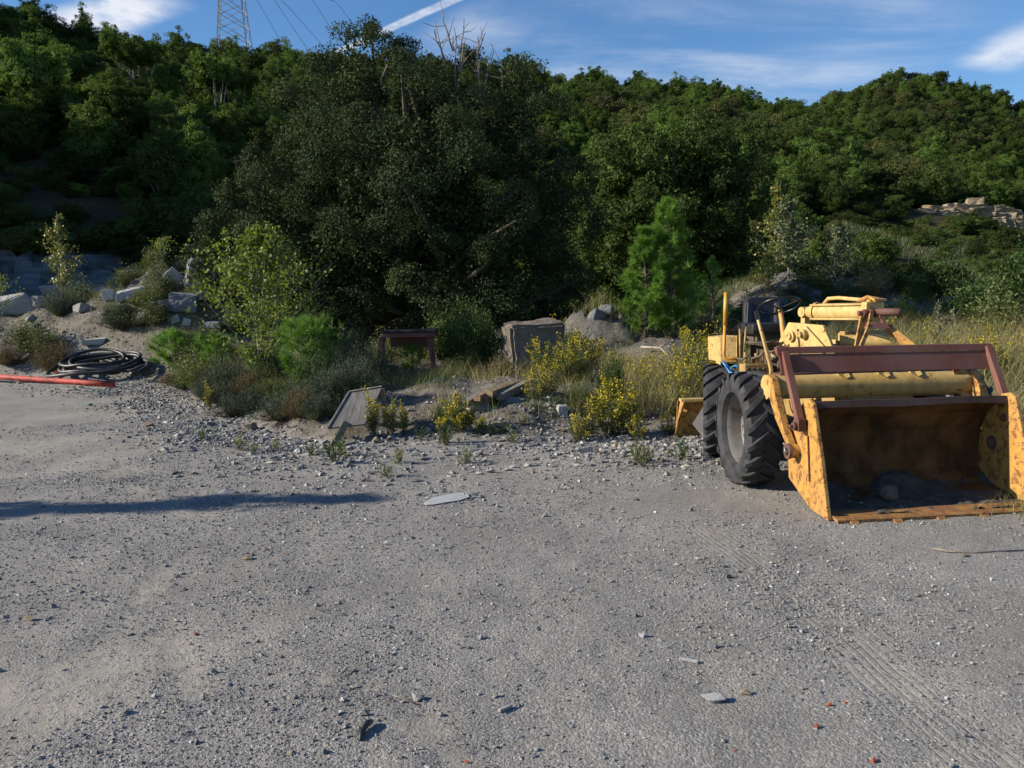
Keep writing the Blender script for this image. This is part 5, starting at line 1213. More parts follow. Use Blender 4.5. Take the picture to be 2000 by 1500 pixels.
MB().bar(lp(1.66, 1.0, 0.93), lp(1.80, 0.75, 0.55), 0.05, 0.14, FU).build('gusset', M['yellow'], ld, bevel=0.006)
# tower: left and right side plates with pins, slewed a little from the wheels
ta = unit(np.array([0.34, -0.94, 0])); tn = np.array([-0.94, -0.34, 0])
A0 = WP(1521, 690, 8.35)
def tp(a, n, w): return A0 + ta*a - tn*n + FW*w           # a: along to the front, n: across to the right, w: up from the plate foot
plate = [(0.0, -0.28), (0.0, 0.12), (0.14, 0.305), (0.62, 0.285), (0.72, 0.14), (0.80, 0.0), (0.80, -0.28)]
for n0, mm in ((0.0, 'yellow'), (0.52, 'yellow')):
    MB().slab([tp(a, n0, min(w, 0.12) if n0 else w) for a, w in plate], -tn*0.035).build('tower_plate', M[mm], ld, bevel=0.008)
for a, w, r_, dep in ((0.20, 0.175, 0.052, 0.05), (0.385, 0.20, 0.045, 0.075), (0.075, 0.055, 0.052, 0.045), (-0.015, -0.005, 0.05, 0.06)):
    c = tp(a, 0, w); mb = MB(); mb.lathe(c, tn, [(-0.02, r_), (dep*0.55, r_), (dep*0.6, r_*0.92), (dep*0.6, r_*0.62), (dep, r_*0.58), (dep, r_*0.35), (dep-0.008, r_*0.3), (dep-0.008, 0.001)], 20)
    mb.build('pin_cap', M['yellow'], ld, auto=0.5)
MB().bar(tp(0.42, -0.012, 0.27), tp(0.72, -0.012, 0.06), 0.006, 0.008).build('weld_strip', M['grimy_iron'], ld)
MB().box(tp(0.62, -0.02, 0.035), (0.09, 0.03, 0.05), (ta, tn, FW)).build('grease_block', M['yellow'], ld, bevel=0.004)
tc_ = MB(); tc_.box(tp(0.42, 0.28, -0.08), (0.62, 0.46, 0.30), (ta, tn, FW)); tc_.build('tower_core', M['yellow_dirty'], ld, bevel=0.01)
# tilt cylinder lying on the tower, with end blocks, tie rods, oil pipe, rod and lever frame
ca, cb_ = tp(0.30, 0.20, 0.40), tp(1.00, 0.20, 0.405)
up = FW
cy = MB(); cy.cyl(ca, cb_, 0.080, n=28); cy.build('tilt_cylinder', M['yellow'], ld, auto=0.6)
MB().lathe(ca, ta, [(-0.16, 0.03), (-0.13, 0.045), (-0.06, 0.065), (0.0, 0.092), (0.03, 0.092)], 20).build('cylinder_cap', M['yellow'], ld, auto=0.6)
MB().box(cb_+ta*0.02, (0.075, 0.20, 0.175), (ta, tn, FW)).build('cylinder_head', M['yellow'], ld, bevel=0.02)
for dn in (-0.075, 0.075):
    for dw in (-0.065, 0.065): MB().cyl(ca+tn*dn+FW*dw, cb_+tn*dn+FW*dw, 0.010, n=8).build('tie_rod', M['yellow'], ld, smooth=True)
MB().tube([ca+FW*0.075+ta*0.1, ca+FW*0.125+ta*0.16, ca+FW*0.13+ta*0.3, cb_+FW*0.10-ta*0.06, cb_+FW*0.085], 0.018, 10).build('oil_pipe', M['yellow'], ld, smooth=True)
MB().slab([cb_+FW*0.088-ta*0.1+tn*0.06, cb_+FW*0.125-ta*0.02+tn*0.02, cb_+FW*0.09+ta*0.10+tn*0.05, cb_+FW*0.09+ta*0.10-tn*0.08, cb_+FW*0.09-ta*0.08-tn*0.08], FW*0.02).build('head_bracket', M['yellow_worn'], ld)
MB().cyl(cb_+ta*0.05, cb_+ta*0.34, 0.030, n=16).build('cylinder_rod', M['rust_dark'], ld, smooth=True)
lug = MB(); lug.cyl(ca-ta*0.15-tn*0.06, ca-ta*0.15+tn*0.06, 0.05, n=18); lug.bar(ca-ta*0.15, tp(0.14, 0.20, 0.22), 0.07, 0.06); lug.build('rear_lug', M['yellow'], ld, bevel=0.004)
def at(px, py, Y): return WP(px, py, Y)
Yl = cb_[1]-0.08
MB().bar(at(1687, 612, Yl), at(1672, 690, Yl-0.05), 0.055, 0.02, FV).build('lever', M['yellow_worn'], ld, bevel=0.004)
MB().bar(at(1702, 612, Yl-0.05), at(1698, 636, Yl-0.1), 0.035, 0.02, FV).build('lever', M['yellow_worn'], ld, bevel=0.003)
MB().bar(at(1699, 634, Yl-0.1), at(1676, 690, Yl-0.2), 0.035, 0.02, FV).build('lever', M['yellow_worn'], ld, bevel=0.003)
MB().bar(at(1718, 612, Yl), at(1727, 634, Yl-0.1), 0.035, 0.02, FV).build('lever', M['rust'], ld, bevel=0.003)
MB().slab([at(1703, 630, Yl-0.1), at(1728, 630, Yl-0.1), at(1741, 641, Yl-0.12), at(1698, 642, Yl-0.12)], FV*0.10).build('lever_plate', M['rust'], ld, bevel=0.003)
MB().bar(at(1733, 640, Yl-0.02), at(1785, 682, Yl-0.25), 0.05, 0.07, FV).build('strut', M['yellow_worn'], ld, bevel=0.004)
lk = MB(); lk.cyl(at(1676, 612, Yl), at(1735, 611, Yl+0.02), 0.022, n=12); lk.cyl(at(1735, 611, Yl+0.02), at(1754, 613, Yl+0.05), 0.014, n=10)
for px_ in (1688, 1700, 1712): lk.cyl(at(px_-3, 612, Yl), at(px_+3, 612, Yl), 0.036, n=12)
lk.build('link_pin', M['rust'], ld, bevel=0.002)
MB().cyl(at(1640, 668, 7.9), at(1738, 666, 7.75), 0.065, n=24).build('upper_tube', M['yellow'], ld, auto=0.6)
MB().box(at(1690, 652, 8.0), (0.46, 0.10, 0.06), AX).build('upper_beam', M['yellow_dirty'], ld, bevel=0.006)
MB().slab([at(1640, 645, 8.1), at(1650, 645, 8.1), at(1650, 690, 8.1), at(1640, 690, 8.1)], FV*0.03).build('upper_web', M['yellow'], ld)
# wheels
def wheel(u, v, R, W, flip, yaw=0.0):
    c = lp(u, v, R); yw = ya+yaw
    wu = np.array([math.cos(yw), math.sin(yw), 0])*(1 if flip else -1)      # points outwards
    e = MB(); h = W/2
    prof = [(-h*0.62, R*0.60), (-h*0.9, R*0.64), (-h, R*0.76), (-h*0.96, R*0.88), (-h*0.80, R*0.945), (-h*0.4, R*0.962), (0, R*0.966), (h*0.4, R*0.962), (h*0.80, R*0.945), (h*0.96, R*0.88), (h, R*0.76), (h*0.9, R*0.64), (h*0.62, R*0.60)]
    e.lathe(c, wu, prof, 56)
    NL = 19; wf = np.array([0, 0, 1.0]); wb = np.cross(wu, wf)
    def P(lat, ang, r): return c + wu*lat + r*(math.cos(ang)*wf + math.sin(ang)*wb)
    for i in range(NL):
        for sgn in (-1, 1):
            a0 = 2*math.pi*(i+(0.5 if sgn > 0 else 0))/NL
            V = []; S = 6
            for k in range(S+1):
                q = k/S; lat = sgn*h*(-0.06+1.07*q); rt = R*(0.999-0.045*max(0, q-0.72)/0.28); rb = R*(0.955-0.10*max(0, q-0.75)/0.25)
                am = a0 + (1-q)*0.30*(1.0); hw = 0.042+0.018*q
                for (da, rr) in ((-hw*1.2, rb), (-hw*0.8, rt), (hw*0.8, rt), (hw*1.2, rb)): V.append(P(lat, am+da, rr))
            F = [(k*4+j, k*4+j+1, k*4+5+j, k*4+4+j) for k in range(S) for j in range(3)] + [(3, 2, 1, 0), (S*4, S*4+1, S*4+2, S*4+3)]
            e.add(V, F)
    w_e = bpy.data.objects.new('wheel', None); COL.objects.link(w_e); w_e.parent = ld
    org = np.array(ld.location)
    w_e.location = c-org
    ty = e.build('tyre', M['rubber'], w_e, origin=c, auto=0.7)
    rm = MB(); rm.lathe(c, wu, [(h*0.70, R*0.66), (h*0.74, R*0.64), (h*0.70, R*0.62), (h*0.60, R*0.60), (h*0.30, R*0.585), (-h*0.20, R*0.575), (-h*0.32, R*0.54), (-h*0.28, R*0.50), (-h*0.10, R*0.28), (-h*0.05, R*0.16), (h*0.10, R*0.15), (h*0.12, R*0.10), (h*0.12, 0.001)], 48)
    rm.lathe(c, wu, [(-h*0.62, R*0.62), (-h*0.62, R*0.3), (-h*0.4, 0.001)], 32)
    rm.build('rim', M['rim'], w_e, origin=c, auto=0.5)
    bl = MB()
    for k in range(8):
        q = 2*math.pi*k/8; pc_ = c + 0.22*R*(math.cos(q)*wf+math.sin(q)*wb)-wu*h*0.10; bl.cyl(pc_, pc_+wu*0.03, 0.014, n=6)
    bl.build('wheel_nuts', M['grimy_iron'], w_e, origin=c)
    return w_e
wheel(-0.10, 1.36, 0.515, 0.32, False, math.radians(-3)); wheel(1.84, 1.36, 0.515, 0.32, True)
wheel(0.12, 2.72, 0.50, 0.33, False, math.radians(-19)); wheel(1.72, 2.78, 0.50, 0.33, True, math.radians(-19))
# chassis, axles, dark engine bay
MB().cyl(lp(0.0, 1.36, 0.50), lp(1.72, 1.36, 0.50), 0.09, n=16).build('front_axle', M['grimy_iron'], ld, smooth=True)
MB().cyl(lp(0.2, 2.78, 0.49), lp(1.6, 2.78, 0.49), 0.09, n=16).build('rear_axle', M['grimy_iron'], ld, smooth=True)
MB().box(lp(0.90, 2.0, 0.70), (0.66, 2.1, 0.36), AX).build('chassis', M['yellow_dirty'], ld, bevel=0.015)
MB().box(lp(0.92, 1.1, 0.74), (0.60, 0.35, 0.22), AX).build('front_frame', M['yellow_dirty'], ld, bevel=0.01)
MB().box(lp(0.72, 2.25, 1.02), (0.62, 0.72, 0.40), AX).build('engine_bay', M['grimy_iron'], ld, bevel=0.02)
MB().box(lp(0.60, 2.20, 1.235), (0.62, 0.5, 0.03), AX).build('floor_plate', M['grimy_iron'], ld)
# seat facing forward
sY = 8.95; sc_ = sY/FPX
c0_, c1_ = at(1490, 634, sY), at(1490, 580, sY+0.14)
bkk = MB(); nb_ = 9
bw = 36*sc_
outline = [(-0.98, 0.0), (-1.0, 0.55), (-0.93, 0.88), (-0.72, 1.0), (0.72, 1.0), (0.93, 0.88), (1.0, 0.55), (0.98, 0.0)]
upv = c1_-c0_
bkk.slab([c0_+FU*bw*a+upv*b for a, b in outline], FV*0.10); seatb = bkk.build('seat_back', M['black_vinyl'], ld, bevel=0.03)
for sx in (-1, 1): MB().slab([c0_+FU*bw*sx*0.62+upv*0.05-FV*0.02, c0_+FU*bw*sx*0.98+upv*0.05-FV*0.05, c0_+FU*bw*sx*0.92+upv*0.85-FV*0.05, c0_+FU*bw*sx*0.62+upv*0.8-FV*0.02], FV*0.06).build('seat_bolster', M['black_vinyl'], ld, bevel=0.02)
MB().box(at(1490, 641, sY-0.2), (bw*2.0, 0.44, 0.11), AX).build('seat_cushion', M['black_vinyl'], ld, bevel=0.035)
MB().box(at(1490, 655, sY-0.15), (bw*1.3, 0.3, 0.12), AX).build('seat_base', M['grimy_iron'], ld, bevel=0.01)
# steering wheel on its column
sw = at(1522, 597, 8.55); axs = unit(np.array([-0.05, 0.42, 0.90])); e1 = unit(np.cross(axs, [0, 1, 0.0])); e2 = np.cross(axs, e1)
ring = [sw+0.205*(math.cos(q)*e1+math.sin(q)*e2) for q in np.linspace(0, 2*math.pi, 41)]
st = MB(); st.tube(ring, 0.011, 8, cap=False)
for q in (0.5, 2.6, 4.7): st.tube([sw-axs*0.03, sw-axs*0.015+0.1*(math.cos(q)*e1+math.sin(q)*e2), sw+0.2*(math.cos(q)*e1+math.sin(q)*e2)], 0.008, 6)
st.lathe(sw-axs*0.04, axs, [(0.0, 0.001), (0, 0.04), (0.03, 0.032), (0.03, 0.001)], 16)
st.build('steering_wheel', M['black_plastic'], ld, auto=0.8)
MB().tube([sw-axs*0.03, at(1527, 625, 8.45), at(1531, 660, 8.35)], [0.022, 0.026, 0.028], 12).build('steering_column', M['yellow_worn'], ld, auto=0.8)
# levers
pth = [at(1477, 612, 8.05), at(1489, 655, 8.03), at(1503, 708, 8.0), at(1506, 722, 8.0), at(1505, 745, 8.0)]
MB().tube(pth, [0.013, 0.016, 0.018, 0.018, 0.016], 10).build('control_lever', M['yellow'], ld, smooth=True)
MB().tube([at(1476, 607, 8.05), at(1480, 624, 8.05)], 0.020, 10).build('lever_grip', M['black_plastic'], ld)
MB().tube([at(1445, 640, 8.5), at(1446, 700, 8.45)], 0.011, 8).build('control_lever', M['yellow_dirty'], ld, smooth=True)
MB().tube([at(1445, 632, 8.5), at(1445, 643, 8.5)], 0.013, 8).build('lever_grip', M['black_plastic'], ld)
MB().tube([at(1457, 638, 8.5), at(1452, 700, 8.45)], 0.011, 8).build('control_lever', M['yellow_dirty'], ld, smooth=True)
MB().tube([at(1450, 651, 8.52), at(1449, 657, 8.52)], 0.022, 10).build('lever_knob', M['red_plastic'], ld)
MB().tube([at(1418, 571, 8.7), at(1416, 635, 8.68)], 0.021, 12).build('marker_post', M['orange'], ld, smooth=True)
MB().tube([at(1416, 632, 8.68), at(1414, 690, 8.66), at(1415, 698, 8.66), at(1421, 700, 8.65), at(1455, 701, 8.6)], 0.016, 10).build('marker_post_foot', M['orange'], ld, smooth=True)
# battery box at the left rear
bc = at(1430, 683, 9.0)
MB().slab([at(1406, 660, 8.8), at(1439, 656, 8.75), at(1439, 703, 8.75), at(1408, 707, 8.8)], FV*0.38).build('battery_box', M['yellow'], ld, bevel=0.006)
MB().slab([at(1439, 656, 8.74), at(1456, 657, 8.95), at(1456, 702, 8.95), at(1439, 703, 8.74)], FV*0.2).build('battery_box', M['yellow'], ld, bevel=0.004)
MB().slab([at(1401, 657, 8.9), at(1407, 660, 8.86), at(1407, 712, 8.86), at(1402, 710, 8.9)], FV*0.06).build('box_flange', M['yellow'], ld)
MB().bar(at(1410, 705, 8.76), at(1438, 705, 8.72), 0.02, 0.02).build('box_rail', M['yellow_worn'], ld)
# valve block with plungers
MB().box(at(1475, 721, 8.3), (0.27, 0.16, 0.11), AX).build('valve_block', M['yellow_dirty'], ld, bevel=0.01)
for px_ in (1461, 1471, 1482, 1493):
    MB().cyl(at(px_, 722, 8.22)-FV*0.02, at(px_, 722, 8.22)+FV*0.05, 0.022, n=12).build('valve_plug', M['grimy_iron'], ld, bevel=0.003)
for px_, h0 in ((1456, 688), (1468, 697), (1477, 690), (1489, 690)):
    MB().cyl(at(px_, h0, 8.32), at(px_, 712, 8.32), 0.018, n=10).build('valve_plunger', M['yellow_dirty'], ld, bevel=0.002)
MB().tube([at(1411, 706, 8.72), at(1418, 716, 8.7), at(1425, 727, 8.65), at(1433, 729, 8.6), at(1445, 727, 8.55)], 0.011, 8).build('blue_hose', M['blue_hose'], ld, smooth=True)
MB().tube([at(1413, 706, 8.72), at(1422, 716, 8.7), at(1426, 726, 8.68), at(1431, 716, 8.64), at(1438, 714, 8.6), at(1446, 719, 8.58)], 0.009, 8).build('blue_hose', M['blue_hose'], ld, smooth=True)
MB().lathe(at(1440, 727, 8.62), (0, 0, 1), [(0, 0.001), (0, 0.03), (0.05, 0.03), (0.06, 0.015), (0.075, 0.014), (0.075, 0.001)], 14).build('fluid_bottle', M['white_plastic'], ld, smooth=True)
for (x0, y0, x1, y1) in ((1500, 706, 1526, 690), (1497, 716, 1522, 735), (1470, 700, 1500, 680), (1452, 712, 1470, 750), (1440, 700, 1462, 694), (1500, 690, 1530, 668), (1500, 700, 1535, 720), (1460, 668, 1520, 664), (1510, 680, 1530, 740), (1425, 730, 1426, 752)):
    MB().tube([at(x0, y0, 8.3), at((x0+x1)/2, (y0+y1)/2+5, 8.25), at(x1, y1, 8.2)], 0.012, 8).build('hydraulic_hose', M['grimy_iron'], ld, smooth=True)
# rear blade
r0 = WP(1338, 800, 10.3)
bx0 = r0[0]-0.10; bz = ground_at(bx0, 10.3)
pr = [(0.0, 0.0), (0.03, 0.18), (0.07, 0.32), (0.10, 0.46)]
mb = MB()
for (y0, z0), (y1, z1) in zip(pr[:-1], pr[1:]):
    mb.slab([(bx0, 10.35-y0, bz+z0), (bx0+1.9, 10.55-y0, bz+z0), (bx0+1.9, 10.55-y1, bz+z1), (bx0, 10.35-y1, bz+z1)], (0, 0.03, 0))
mb.build('rear_blade', M['yellow_worn'], ld)
MB().slab([(bx0-0.02, 10.36, bz), (bx0+0.02, 10.20, bz+0.47), (bx0+0.05, 10.12, bz+0.47), (bx0+0.0, 10.24, bz+0.22), (bx0-0.03, 10.30, bz)], (0.025, 0, 0)).build('blade_end', M['yellow_worn'], ld, bevel=0.003)
MB().box((bx0+0.5, 10.22, bz+0.475), (0.95, 0.16, 0.03)).build('blade_cap', M['yellow'], ld)
MB().bar((bx0+0.05, 10.28, bz+0.36), (bx0+0.55, 10.1, bz+0.15), 0.03, 0.03).build('blade_brace', M['yellow_worn'], ld)
MB().bar((bx0+0.6, 10.2, bz+0.3), lp(0.6, 2.9, 0.6), 0.07, 0.09).build('blade_arm', M['yellow_dirty'], ld)
# hanging clear plastic flap
mt, t, bs = material('clear_plastic'); bs.inputs['Base Color'].default_value = (0.32, 0.32, 0.31, 1); bs.inputs['Roughness'].default_value = 0.35
tr = t.node('ShaderNodeBsdfTransparent'); mx = t.node('ShaderNodeMixShader'); mx.inputs[0].default_value = 0.45
t.l.new(tr.outputs[0], mx.inputs[1]); t.l.new(bs.outputs[0], mx.inputs[2]); t.l.new(mx.outputs[0], mt.node_tree.nodes['Material Output'].inputs[0])
fl_ = MB(); fl_.slab([at(1352, 828, 9.3), at(1376, 790, 9.35), at(1392, 800, 9.25), at(1392, 862, 9.2), at(1372, 852, 9.25)], (0.003, 0.003, 0))
tag(fl_.build('plastic_sheet', mt, None, origin=at(1375, 850, 9.25)), 'torn clear plastic sheet caught on the rear tyre of the loader', 'plastic sheet')
# earth and a rock inside the bucket
nu, nv = 60, 22; uu, vv = np.meshgrid(np.linspace(0.03, BW-0.03, nu), np.linspace(0.0, 0.68, nv), indexing='ij')
hh = 0.035+0.10*sst(vv/0.62)*(0.75+1.2*fbm(uu*2.2, vv*3, 4, 111)) + 0.03*fbm(uu*14, vv*14, 3, 113)+0.06*sst((vv-0.45)/0.2)
pts3 = FO + uu[..., None]*FU + vv[..., None]*FV + np.clip(hh, 0.028, 0.5)[..., None]*FW
ii = np.arange(nu*nv).reshape(nu, nv); Fq = np.stack([ii[:-1, :-1], ii[1:, :-1], ii[1:, 1:], ii[:-1, 1:]], -1).reshape(-1, 4)
tag(link('bucket_earth', mesh_np('bucket_earth', pts3.reshape(-1, 3), Fq, M['soil'], smooth=True)), kind='stuff')
q = lp(0.62, 0.30, 0.05); place_stone('rock', hull_mesh('rock', 601, (0.19, 0.15, 0.17), 14, M['stone_brown'], 0.1, 0.01, 2), q, 0.4, label='dark rock lying in the loader bucket', cat='rock')
for i in range(16):
    u, v_ = rng.uniform(0.1, 1.6), rng.uniform(0.05, 0.4); s = rng.uniform(0.02, 0.06)
    place_stone('pebble', proto_g[i % 9], lp(u, v_, 0.03+0.1*float(sst(v_/0.62))*0.75), rng.uniform(0, 6), (s,)*3, (0, 0), 0.0, 'small stone on the earth in the loader bucket', 'stone', 'stones in the bucket')

# ------------------------------------------------------------------ hose coil and red pipe
pc = hit(170, 752); pc[1] += 0.75; pc[2] = ground_at(pc[0], pc[1])+0.02; ks = pc[1]/FPX
hc = empty('hose_coil', (pc[0], pc[1], pc[2]), 'coil of thick black hose lying on the gravel beside the red pipe', 'hose')
r = np.random.default_rng(15)
for i, (cx, cy, rx, ry, z0) in enumerate([(-30, 0.0, 72, 0.62, 0.05), (-18, 0.1, 66, 0.55, 0.11), (-2, 0.05, 70, 0.60, 0.16), (10, 0.0, 60, 0.50, 0.22), (-8, 0.18, 78, 0.62, 0.09), (0, 0.12, 66, 0.52, 0.27), (-22, 0.12, 60, 0.5, 0.31), (64, -0.05, 28, 0.30, 0.18), (64, -0.05, 17, 0.17, 0.12)]):
    q = np.linspace(0, 2*math.pi, 49); ph = r.uniform(0, 6); P = []
    for a in q:
        x = pc[0]+ks*(cx+rx*math.cos(a)*(1+0.04*math.sin(3*a+ph))); y = pc[1]+cy+ry*math.sin(a)*(1+0.05*math.sin(2*a+ph))
        P.append((x, y, pc[2]+z0*0.7+max(0.0, 0.30*(y-pc[1]+0.3))+0.04*math.sin(a*2+ph)))
    MB().tube(P, 0.036, 10, cap=False).build('hose_loop', M['hose'], hc, smooth=True)
P = [pc+[ks*70, 0.2, 0.30], pc+[ks*92, 0.0, 0.27], pc+[ks*98, -0.3, 0.16], pc+[ks*92, -0.6, 0.06], pc+[ks*86, -0.8, 0.05]]
MB().tube(P, 0.05, 10).build('hose_end', M['hose'], hc, smooth=True)
P = [pc+[-ks*98, 0.3, 0.22], pc+[-ks*75, 0.5, 0.36], pc+[-ks*30, 0.6, 0.3]]
MB().tube(P, 0.062, 10).build('hose_end', M['hose'], hc, smooth=True)
a_, b_ = hit(-60, 742), hit(110, 750); c_ = hit(222, 757)
P = np.array([a_, (a_+b_)/2, b_, (b_+c_)/2, c_]); P[:, 2] += [0.12, 0.09, 0.07, 0.065, 0.06]
tag(MB().tube(P, 0.06, 14).build('red_pipe', M['red_plastic'], None, smooth=True, origin=b_), 'long red plastic pipe lying on the gravel in front of the hose coil', 'pipe')
a_, c_ = pc+[-ks*108, 0.35, 0.06], pc+[-ks*80, 0.35, 0.06]
P = np.array([a_, (a_+c_)/2, c_+[0.3, 0.0, 0]])
tag(MB().tube(P, 0.05, 12).build('red_pipe', M['red_plastic'], None, smooth=True, origin=a_), 'short red pipe end sticking out behind the hose coil', 'pipe')
p = hit(92, 732); place_stone('plastic_scrap', hull_mesh('plastic_scrap', 611, (0.13, 0.09, 0.08), 12, M['white_plastic']), p, 0.3, sink=-0.09+0.09, label='small white scrap lying against the hose coil', cat='scrap')
p = hit(172, 751); place_stone('plastic_scrap', hull_mesh('plastic_scrap', 612, (0.17, 0.1, 0.03), 12, M['white_plastic']), p, 0.1, label='flat white scrap under the red pipe', cat='scrap')

# ------------------------------------------------------------------ leaning board on its post
M['grey_board'] = plain('weathered_board', (0.13, 0.125, 0.12), 0.85, 0, 0.35, 5, 0.5, 0.006, 0.2, (6, 0.6, 1))
M['old_wood'] = plain('old_wood', (0.23, 0.175, 0.10), 0.85, 0, 0.4, 6, 0.5, 0.006, 0.2, (6, 0.7, 6))
M['timber'] = plain('sawn_timber', (0.20, 0.135, 0.085), 0.85, 0, 0.4, 7, 0.4, 0.006, 0.2, (5, 0.7, 5))
M['timber_grey'] = plain('grey_timber', (0.17, 0.155, 0.135), 0.85, 0, 0.35, 7, 0.4, 0.006, 0.2, (5, 0.7, 5))
pb = hit(660, 862)
b1, b2, b3, b4 = at(640, 836, pb[1]+0.05), at(713, 828, pb[1]+0.10), at(746, 756, pb[1]+0.65), at(682, 766, pb[1]+0.65)
bd = empty('leaning_board', (b1+b2)/2, 'weathered grey board leaning back on a wooden post among weeds', 'board')
nrm = unit(np.cross(b2-b1, b4-b1))
MB().slab([b1, b2, b3, b4], -nrm*0.025).build('panel', M['grey_board'], bd, bevel=0.004)
MB().bar((b1+b4)/2*0+b4+nrm*0.012, b3+nrm*0.012, 0.02, 0.014, nrm).build('batten', M['timber_grey'], bd)
MB().bar(b1+nrm*0.012, b4+nrm*0.012, 0.018, 0.010, nrm).build('batten', M['timber_grey'], bd)
g_ = hit(652, 872); MB().bar(at(676, 826, pb[1]+0.12), g_+[0, -0.02, 0.0], 0.085, 0.05, (0.3, -1, 0.3)).build('post', M['old_wood'], bd, bevel=0.004)
MB().bar(b3-nrm*0.03, np.array([b3[0]+0.02, b3[1]+0.1, ground_at(b3[0], b3[1]+0.1)-0.02]), 0.05, 0.04).build('prop', M['old_wood'], bd)

# ------------------------------------------------------------------ timbers
TY = hit(945, 806)[1]
for i, (x0, y0, x1, y1, s, mm, lab) in enumerate([(908, 790, 960, 775, 0.11, 'timber_grey', 'lowest grey timber of the stack, its end facing the yard'), (932, 778, 985, 765, 0.095, 'timber', 'brown timber laid across the lowest one'), (943, 782, 1000, 772, 0.10, 'timber', 'reddish brown squared timber in the middle of the stack'),
                                             (955, 769, 1010, 758, 0.11, 'old_wood', 'pale topmost timber of the stack tipped on edge'), (975, 775, 1035, 772, 0.12, 'timber_grey', 'thick grey timber at the stack end under yellow flowers')]):
    Y0 = TY+0.05*i; a_ = at(x0, y0, Y0); b_ = at(x1, y1+4, Y0+0.75)
    b_[2] = max(b_[2], ground_at(b_[0], b_[1])+0.04+0.02*i)
    tag(MB().bar(a_, b_, s, s*0.85, (0.25 if i == 3 else 0.05, 0, 1)).build('timber', M[mm], None, bevel=0.004, origin=(a_+b_)/2), lab, 'timber')
p = at(968, 800, TY+0.35); gp = ground_at(p[0], p[1])
for dx_ in (0, 0.45): tag(place_stone('rock', hull_mesh('rock', 620+int(dx_*10), (0.4, 0.35, 0.26), 12, M['stone_grey'], 0.5), (p[0]-0.25+dx_, TY+0.35, gp-0.12), 0.2), 'dark rock under the stacked timbers', 'rock', 'rocks under the timbers')

# ------------------------------------------------------------------ red metal frame
M['red_paint'] = paint('faded_red_paint', (0.10, 0.018, 0.015), 0.8, (0.05, 0.025, 0.018), (0.16, 0.06, 0.035), 0.55, 6)
M['black_top'] = plain('black_sheet', (0.012, 0.009, 0.009), 0.7, 0, 0.3, 9, 0.2)
FY = 14.6
fl0, fr0 = at(738, 722, FY), at(846, 718, FY); zl = ground_at(fl0[0], FY)
rf = empty('metal_frame', ((fl0[0]+fr0[0])/2, FY, zl), 'dark red metal frame like a small table with black padded top on the bank', 'metal frame')
tl_, tr_ = at(747, 650, FY), at(851, 650, FY)
for (bt, tp_) in ((fl0, at(742, 662, FY)), (fr0, at(838, 662, FY))):
    for dy in (0.0, 0.45):
        b0 = np.array([bt[0], FY+dy, zl-0.06]); t0 = np.array([tp_[0], FY+dy, tp_[2]])
        MB().bar(b0, t0, 0.05, 0.06, (0, 1, 0)).build('leg', M['red_paint'], rf, bevel=0.006)
zt = tl_[2]
MB().box(((tl_[0]+tr_[0])/2, FY+0.24, zt-0.05), (tr_[0]-tl_[0], 0.60, 0.08)).build('frame_rail', M['red_paint'], rf, bevel=0.012)
MB().box(((tl_[0]+tr_[0])/2, FY+0.24, zt+0.015), (tr_[0]-tl_[0]+0.02, 0.62, 0.05)).build('frame_top', M['black_top'], rf, bevel=0.015)
MB().box(((tl_[0]+tr_[0])/2, FY+0.47, zt-0.16), (tr_[0]-tl_[0]-0.14, 0.03, 0.22)).build('back_panel', M['red_paint'], rf)
MB().slab([(fr0[0]-0.10, FY+0.0, zt-0.08), (fr0[0]+0.03, FY, zt-0.08), (fr0[0]+0.03, FY, zt-0.62), (fr0[0]-0.03, FY, zt-0.62)], (0, 0.02, 0)).build('side_panel', M['red_paint'], rf)

# ------------------------------------------------------------------ fallen branch, sticks, pale patch
a_ = hit(1252, 690); P = [a_+[0, 0, 0.12], hit(1290, 697)+[0, 0, 0.16], hit(1310, 712)+[0, 0, 0.12], hit(1322, 730)+[0, 0, 0.05]]
mb = MB(); mb.tube(P, [0.022, 0.02, 0.016, 0.008], 8); mb.tube([P[1], P[1]+[0.25, 0.3, 0.12]], [0.02, 0.008], 6)
tag(mb.build('fallen_branch', M['bark_pale'], None, smooth=True, origin=a_), 'bleached fallen branch lying in the dry weeds', 'branch')
def g3(px_, py_, dz=0.006): x, y = flat(px_, py_); return np.array([x, y, ground_at(x, y)+dz])
tag(MB().tube([g3(1820, 1070), g3(1850, 1078, 0.012), g3(1900, 1080), g3(2010, 1074)], [0.006, 0.007, 0.006, 0.004], 6).build('stick', M['dead_wood'], None, smooth=True, origin=g3(1900, 1078)), 'long thin dry twig on the gravel below the bucket teeth', 'stick')
tag(MB().tube([g3(704, 1452, 0.004), g3(706, 1440, 0.012), g3(718, 1424, 0.02), g3(727, 1416, 0.012)], [0.007, 0.012, 0.014, 0.008], 6).build('stick', M['black_vinyl'], None, smooth=True, origin=g3(715, 1430)), 'short curved black stick on the gravel', 'stick')
tag(MB().bar(g3(1327, 1292, 0.008), g3(1363, 1296, 0.008), 0.018, 0.012).build('wood_splinter', M['stone_pale'], None, bevel=0.002, origin=g3(1345, 1294)), 'pale flat splinter lying on the gravel', 'splinter')
tag(MB().bar(g3(975, 1392, 0.008), g3(998, 1380, 0.008), 0.014, 0.012).build('wood_splinter', M['stone_grey'], None, bevel=0.002, origin=g3(986, 1386)), 'grey splinter beside the wheel track', 'splinter')
tag(MB().tube([g3(768, 1364), g3(785, 1370, 0.01), g3(812, 1378)], 0.003, 5).build('stick', M['dead_wood'], None, smooth=True, origin=g3(790, 1370)), 'thin pale root curving beside a dark stone', 'stick')
out = [(828, 984), (842, 975), (868, 969), (893, 964), (914, 965), (917, 971), (898, 978), (870, 983), (848, 987), (832, 988)]
